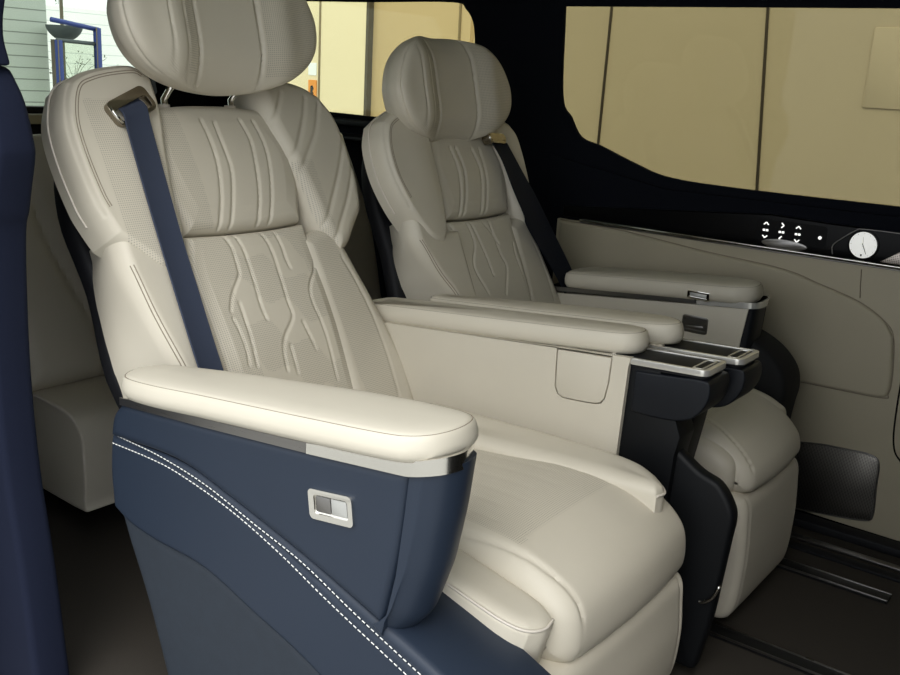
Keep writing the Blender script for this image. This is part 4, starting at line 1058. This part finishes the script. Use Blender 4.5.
# ---- far seat, beside the door lining
Yf = 1.90
far = empty('captain_seat', (-0.95, Yf, 0.0), 'far cream captain seat beside the sliding door, headrest resting low', 'seat', 'cream captain seats')
bf = back_frame((-1.351, Yf, 0.732), 23)
S2 = 0.87
backrest(far, bf, S2, [[(-0.0601, 0.1666), (-0.0547, 0.1134), (-0.0653, 0.0574), (-0.0858, 0.0025)], [(-0.0376, 0.1661), (-0.0321, 0.1125), (-0.0451, 0.0562), (-0.0692, 0.0012)], [(0.0244, 0.1611), (0.0314, 0.0954), (-0.001, -0.0042)], [(0.0543, 0.1604), (0.0488, 0.0799), (0.0165, -0.0056)]], [[(-0.134, -0.0085), (-0.1249, -0.0349), (-0.1207, -0.0609)], [(-0.0688, -0.014), (-0.0652, -0.0665), (-0.0949, -0.1217), (-0.0714, -0.1897)], [(-0.0533, -0.0153), (-0.0372, -0.0891), (-0.0311, -0.1493)], [(0.0185, -0.0147), (0.0241, -0.1025), (0.0313, -0.1371), (-0.0033, -0.1996)], [(0.0919, -0.0825), (0.085, -0.123), (0.0992, -0.2213)], [(-0.006, -0.0193), (0.0148, -0.0479), (0.0304, -0.0763)]], [], hwid=0.143, wo=0.0, perf=False, wro=0.045,
    lw_own=dict(left=[(-0.245, -0.030), (-0.283, 0.030), (-0.305, 0.09), (-0.311, 0.14), (-0.305, 0.190), (-0.283, 0.232)],
                top=[(-0.283, 0.232), (-0.235, 0.257), (-0.195, 0.268), (-0.158, 0.264), (-0.132, 0.245)],
                right=[(-0.185, -0.060), (-0.162, -0.030), (-0.145, 0.05), (-0.140, 0.12), (-0.137, 0.19), (-0.132, 0.245)],
                bottom=[(-0.245, -0.030), (-0.228, -0.046), (-0.207, -0.056), (-0.185, -0.060)]),
    lb_own=dict(left=[(-0.150, -0.40), (-0.172, -0.26), (-0.200, -0.177), (-0.240, -0.114), (-0.275, -0.040), (-0.270, 0.017)],
                top=[(-0.270, 0.017), (-0.21, 0.0), (-0.165, -0.022), (-0.11, -0.026)],
                right=[(-0.085, -0.40), (-0.10, -0.30), (-0.108, -0.174), (-0.11, -0.07), (-0.11, -0.026)], bottom=[(-0.150, -0.40), (-0.125, -0.404), (-0.085, -0.40)]),
    tuck_own=lambda v: np.interp(v, [-0.4, -0.26, -0.177, -0.114, -0.03], [-0.085, -0.065, -0.038, -0.004, 0.050]))
hf = headrest(far, bf, (-0.048, 0.304, 0.030), 0.214, 0.060, 0.124, 14, 1.0)
for u in (-0.115, 0.045):
    tube('headrest_post', [bf.pt(u, 0.12, -0.030), hf.pt(u, -0.09, -0.005)], 0.006, M['bright'], far, 12)
belt_guide(far, bf, [(0.0482, 0.191), (0.1266, 0.1928), (0.1466, 0.1589), (0.0814, 0.1703)], 0.046)
fbl, fbr = [(u - 0.010 * min(i, 4) / 4, v) for i, (u, v) in enumerate([(0.0755, 0.1856), (0.1049, 0.1264), (0.119, 0.0512), (0.14, -0.02), (0.1468, -0.0544), (0.2176, -0.1752), (0.261, -0.2699)])] + [(0.30, -0.36)], [(u + 0.012, v) for u, v in [(0.1413, 0.1667), (0.1671, 0.0957), (0.1938, 0.0339), (0.2175, -0.026), (0.234, -0.0621), (0.2834, -0.1753), (0.3052, -0.2656)]] + [(0.355, -0.36)]
nn_ = [0.046, 0.050, 0.052, 0.052, 0.050, 0.046, 0.044, 0.044]
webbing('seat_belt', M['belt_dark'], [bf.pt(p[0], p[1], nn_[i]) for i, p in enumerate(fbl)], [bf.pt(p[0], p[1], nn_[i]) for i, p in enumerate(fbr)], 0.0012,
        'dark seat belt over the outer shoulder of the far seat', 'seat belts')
cushion(far, 1.735, 2.055, 0.0, 0.012, [([(-0.645, 1.74), (-0.66, 1.80), (-0.69, 1.92), (-0.66, 2.05), (-0.645, 2.10)], 0.0012, 0.004), ([(-1.1, 1.80), (-0.80, 1.795), (-0.68, 1.785), (-0.60, 1.765), (-0.555, 1.76)], 0.004, 0.004)])
bolster(far, 'cushion_bolster', [-1.16, -1.0, -0.85, -0.72, -0.64, -0.60, -0.582, -0.576], [1.755, 1.755, 1.75, 1.745, 1.742, 1.742, 1.743, 1.745], [0.035, 0.036, 0.038, 0.038, 0.036, 0.030, 0.02, 0.004],
        [0.405, 0.415, 0.42, 0.412, 0.396, 0.380, 0.362, 0.335], [0.29, 0.29, 0.29, 0.292, 0.296, 0.30, 0.306, 0.322])
bolster(far, 'cushion_bolster', [-1.16, -1.0, -0.85, -0.72, -0.65, -0.612, -0.597, -0.592], [2.055] * 8, [0.035, 0.036, 0.038, 0.038, 0.036, 0.030, 0.02, 0.004],
        [0.40, 0.415, 0.425, 0.425, 0.415, 0.40, 0.39, 0.365], [0.28, 0.28, 0.28, 0.29, 0.30, 0.318, 0.33, 0.35])
leg_rest(far, 1.722, 2.056, 0.0, 0.302, 0.03)
armrest(far, 0.635, -0.70, 5.1, [(-1.25, 1.632), (-1.0, 1.624), (-0.79, 1.620), (-0.735, 1.624), (-0.703, 1.640), (-0.694, 1.664), (-0.708, 1.690), (-0.745, 1.712), (-0.82, 1.720), (-1.0, 1.718), (-1.20, 1.700), (-1.27, 1.685), (-1.285, 1.66), (-1.275, 1.64)], 0.040, 0.005)
cup_holder(far, 1.622, 1.712, 0.0, 0.012)
prism('inner_panel', M['cream'], ip, XZ(1.640, -1), 0.0, 0.012, 0.0, parent=far)
prism('inner_core', M['gap'], [(-1.30, 0.31), (-0.73, 0.31), (-0.725, 0.585), (-1.30, 0.537)], XZ(1.705, -1), 0.0, 0.0645, parent=far)
prism('console_leg', M['navy_dark'], [(-0.722, 0.30), (-0.722, 0.4228), (-0.7165, 0.5755), (-0.712, 0.588), (-0.66, 0.585), (-0.63, 0.50), (-0.64, 0.43), (-0.66, 0.30)], XZ(1.700, -1), 0.0, 0.065, 0.003, parent=far)
# outer arm rest by the door
prism('inner_panel', M['cream'], [(-1.30, 0.30), (-0.755, 0.30), (-0.742, 0.506), (-0.733, 0.5815), (-1.30, 0.524)], XZ(2.150, -1), 0.0, 0.018, 0.002, parent=far)
nose = cr([(-0.742, 2.134), (-0.732, 2.136), (-0.722, 2.143), (-0.717, 2.165), (-0.722, 2.215), (-0.738, 2.258), (-0.755, 2.270)], 5)
rg = []
for s in np.linspace(0, 1, 12):
    dxn = -0.012 * (1 - s) ** 1.5
    rg.append(np.array([(x + dxn, y, 0.40 * (1 - s) + s * (0.592 + (x + 0.70) * 0.1)) for x, y in nose] + [(-0.77, 2.27, 0.40 * (1 - s) + s * 0.582), (-0.77, 2.134, 0.40 * (1 - s) + s * 0.582)]))
loft('console_nose', M['navy_mid'], rg, far)
np_ = resample(cr([(-1.28, 2.131), (-1.0, 2.131), (-0.86, 2.131)], 8), 20)
zt_ = lambda x: 0.588 + (x + 0.70) * 0.095
strip('trim_strip', M['dull_chrome'], [(x, y, zt_(x) - 0.001) for x, y in np_], [(x, y, zt_(x) + 0.010) for x, y in np_], (0, -1, 0), 0.003, far)
np2 = resample(cr([(-0.858, 2.131), (-0.76, 2.131), (-0.738, 2.133), (-0.722, 2.141), (-0.715, 2.165), (-0.720, 2.215), (-0.738, 2.260)], 8), 50)
ofs = []
for i in range(50):
    tg = np2[min(i + 1, 49)] - np2[max(i - 1, 0)]; tg /= np.linalg.norm(tg); ofs.append((tg[1], -tg[0], 0))
strip('trim_strip', M['alu'], [(x, y, zt_(x) - 0.003) for x, y in np2], [(x, y, zt_(x) + 0.011) for x, y in np2], ofs, 0.004, far)['label'] = 'bright metal front strip'
prism('console_core', M['gap'], [(-1.28, 0.32), (-0.75, 0.32), (-0.735, 0.592), (-1.28, 0.54)], XZ(2.265, -1), 0.0, 0.113, parent=far)
armrest(far, 0.634, -0.70, 5.0, [(-1.19, 2.122), (-1.0, 2.120), (-0.80, 2.120), (-0.760, 2.126), (-0.734, 2.146), (-0.730, 2.18), (-0.740, 2.220), (-0.77, 2.250), (-0.85, 2.270), (-1.0, 2.272), (-1.18, 2.262), (-1.215, 2.235), (-1.23, 2.19), (-1.22, 2.14)], 0.039, 0.006)
DS = XZ(2.1165, -1)
ds = prism('armrest_button', M['bright'], rrect(-0.877, 0.5855, -0.8225, 0.604, 0.002), DS, -0.004, 0.003, 0.001, parent=far, holes=[rrect(-0.871, 0.590, -0.829, 0.5995, 0.001)[::-1]])
prism('button_face', M['button'], rrect(-0.870, 0.5905, -0.830, 0.599, 0.001), DS, -0.004, 0.002, 0.0006, parent=ds)
dp = prism('pull_cup', M['dull_chrome'], rrect(-0.888, 0.500, -0.824, 0.541, 0.006), XZ(2.1325, -1), -0.002, 0.003, 0.001, parent=far, holes=[rrect(-0.884, 0.507, -0.829, 0.536, 0.005)[::-1]])
prism('cup_recess', M['dull_chrome'], rrect(-0.886, 0.503, -0.826, 0.539, 0.005), XZ(2.1325, -1), -0.003, 0.0012, parent=dp)
prism('cup_lip', M['dull_chrome'], [(-0.878, 0.508), (-0.832, 0.512), (-0.836, 0.519), (-0.878, 0.515)], XZ(2.1325, -1), 0.001, 0.0025, 0.0005, parent=dp)
db = cr([(-0.82, 0.49), (-0.777, 0.500), (-0.740, 0.510), (-0.682, 0.482), (-0.642, 0.440), (-0.630, 0.395), (-0.636, 0.340), (-0.65, 0.20), (-0.67, 0.03)], 5).tolist()
prism('base_shield', M['ridge'], db + [(-1.1, 0.03), (-1.1, 0.45)], XZ(2.275, -1), 0.0, 0.12, 0.015, 3, parent=far)
prism('seat_base', M['black'], [(-1.22, 0.0), (-0.66, 0.0), (-0.64, 0.28), (-1.22, 0.28)], XZ(2.13, -1), 0.0, 0.40, 0.01, parent=far)

# ---- third-row bench behind
bench = empty('rear_bench_seat', (-2.1, 1.7, 0.0), 'grey-green bench seat in shadow behind the near captain seat', 'seat')
bb = back_frame((-2.02, 1.70, 0.30), 14)
pad('backrest', M['cream'], bb, bottom=[(-0.62, 0.0), (0.0, 0.0), (0.62, 0.0)], right=[(0.62, 0.0), (0.62, 0.3), (0.55, 0.59)], top=[(-0.50, 0.59), (-0.2, 0.60), (0.2, 0.60), (0.55, 0.59)],
    left=[(-0.62, 0.0), (-0.64, 0.25), (-0.62, 0.45), (-0.50, 0.59)], T=0.06, w=0.06, back=0.06, nu=90, nv=70, parent=bench,
    grooves=[([(-0.53, 0.50), (-0.50, 0.33), (-0.42, 0.12), (-0.415, 0.0)], 0.016, 0.012), ([(-0.60, 0.36), (-0.56, 0.40), (-0.50, 0.47)], 0.008, 0.008), ([(0.0, 0.0), (0.0, 0.64)], 0.012, 0.012)])
V_, F_ = prism_mesh(cr([(-2.35, 0.10), (-1.84, 0.075), (-1.795, 0.10), (-1.79, 0.20), (-1.80, 0.262), (-1.85, 0.296), (-2.0, 0.305), (-2.2, 0.300), (-2.35, 0.28)], 4).tolist(), XZ(2.32, -1), 0.0, 1.22, 0.016, 3)
mesh_obj('cushion', V_, F_, M['cream'], bench, sharp=40)
tube('cushion_piping', [(p[0], 1.104, p[1]) for p in cr([(-2.2, 0.30), (-2.0, 0.304), (-1.86, 0.294), (-1.81, 0.266), (-1.795, 0.20), (-1.80, 0.10)], 5)], 0.005, M['cream_thread'], bench, 6)
prism('bench_base', M['black'], [(-2.3, 0.0), (-1.95, 0.0), (-1.95, 0.10), (-2.3, 0.12)], XZ(2.25, -1), 0.0, 1.05, 0.01, parent=bench)
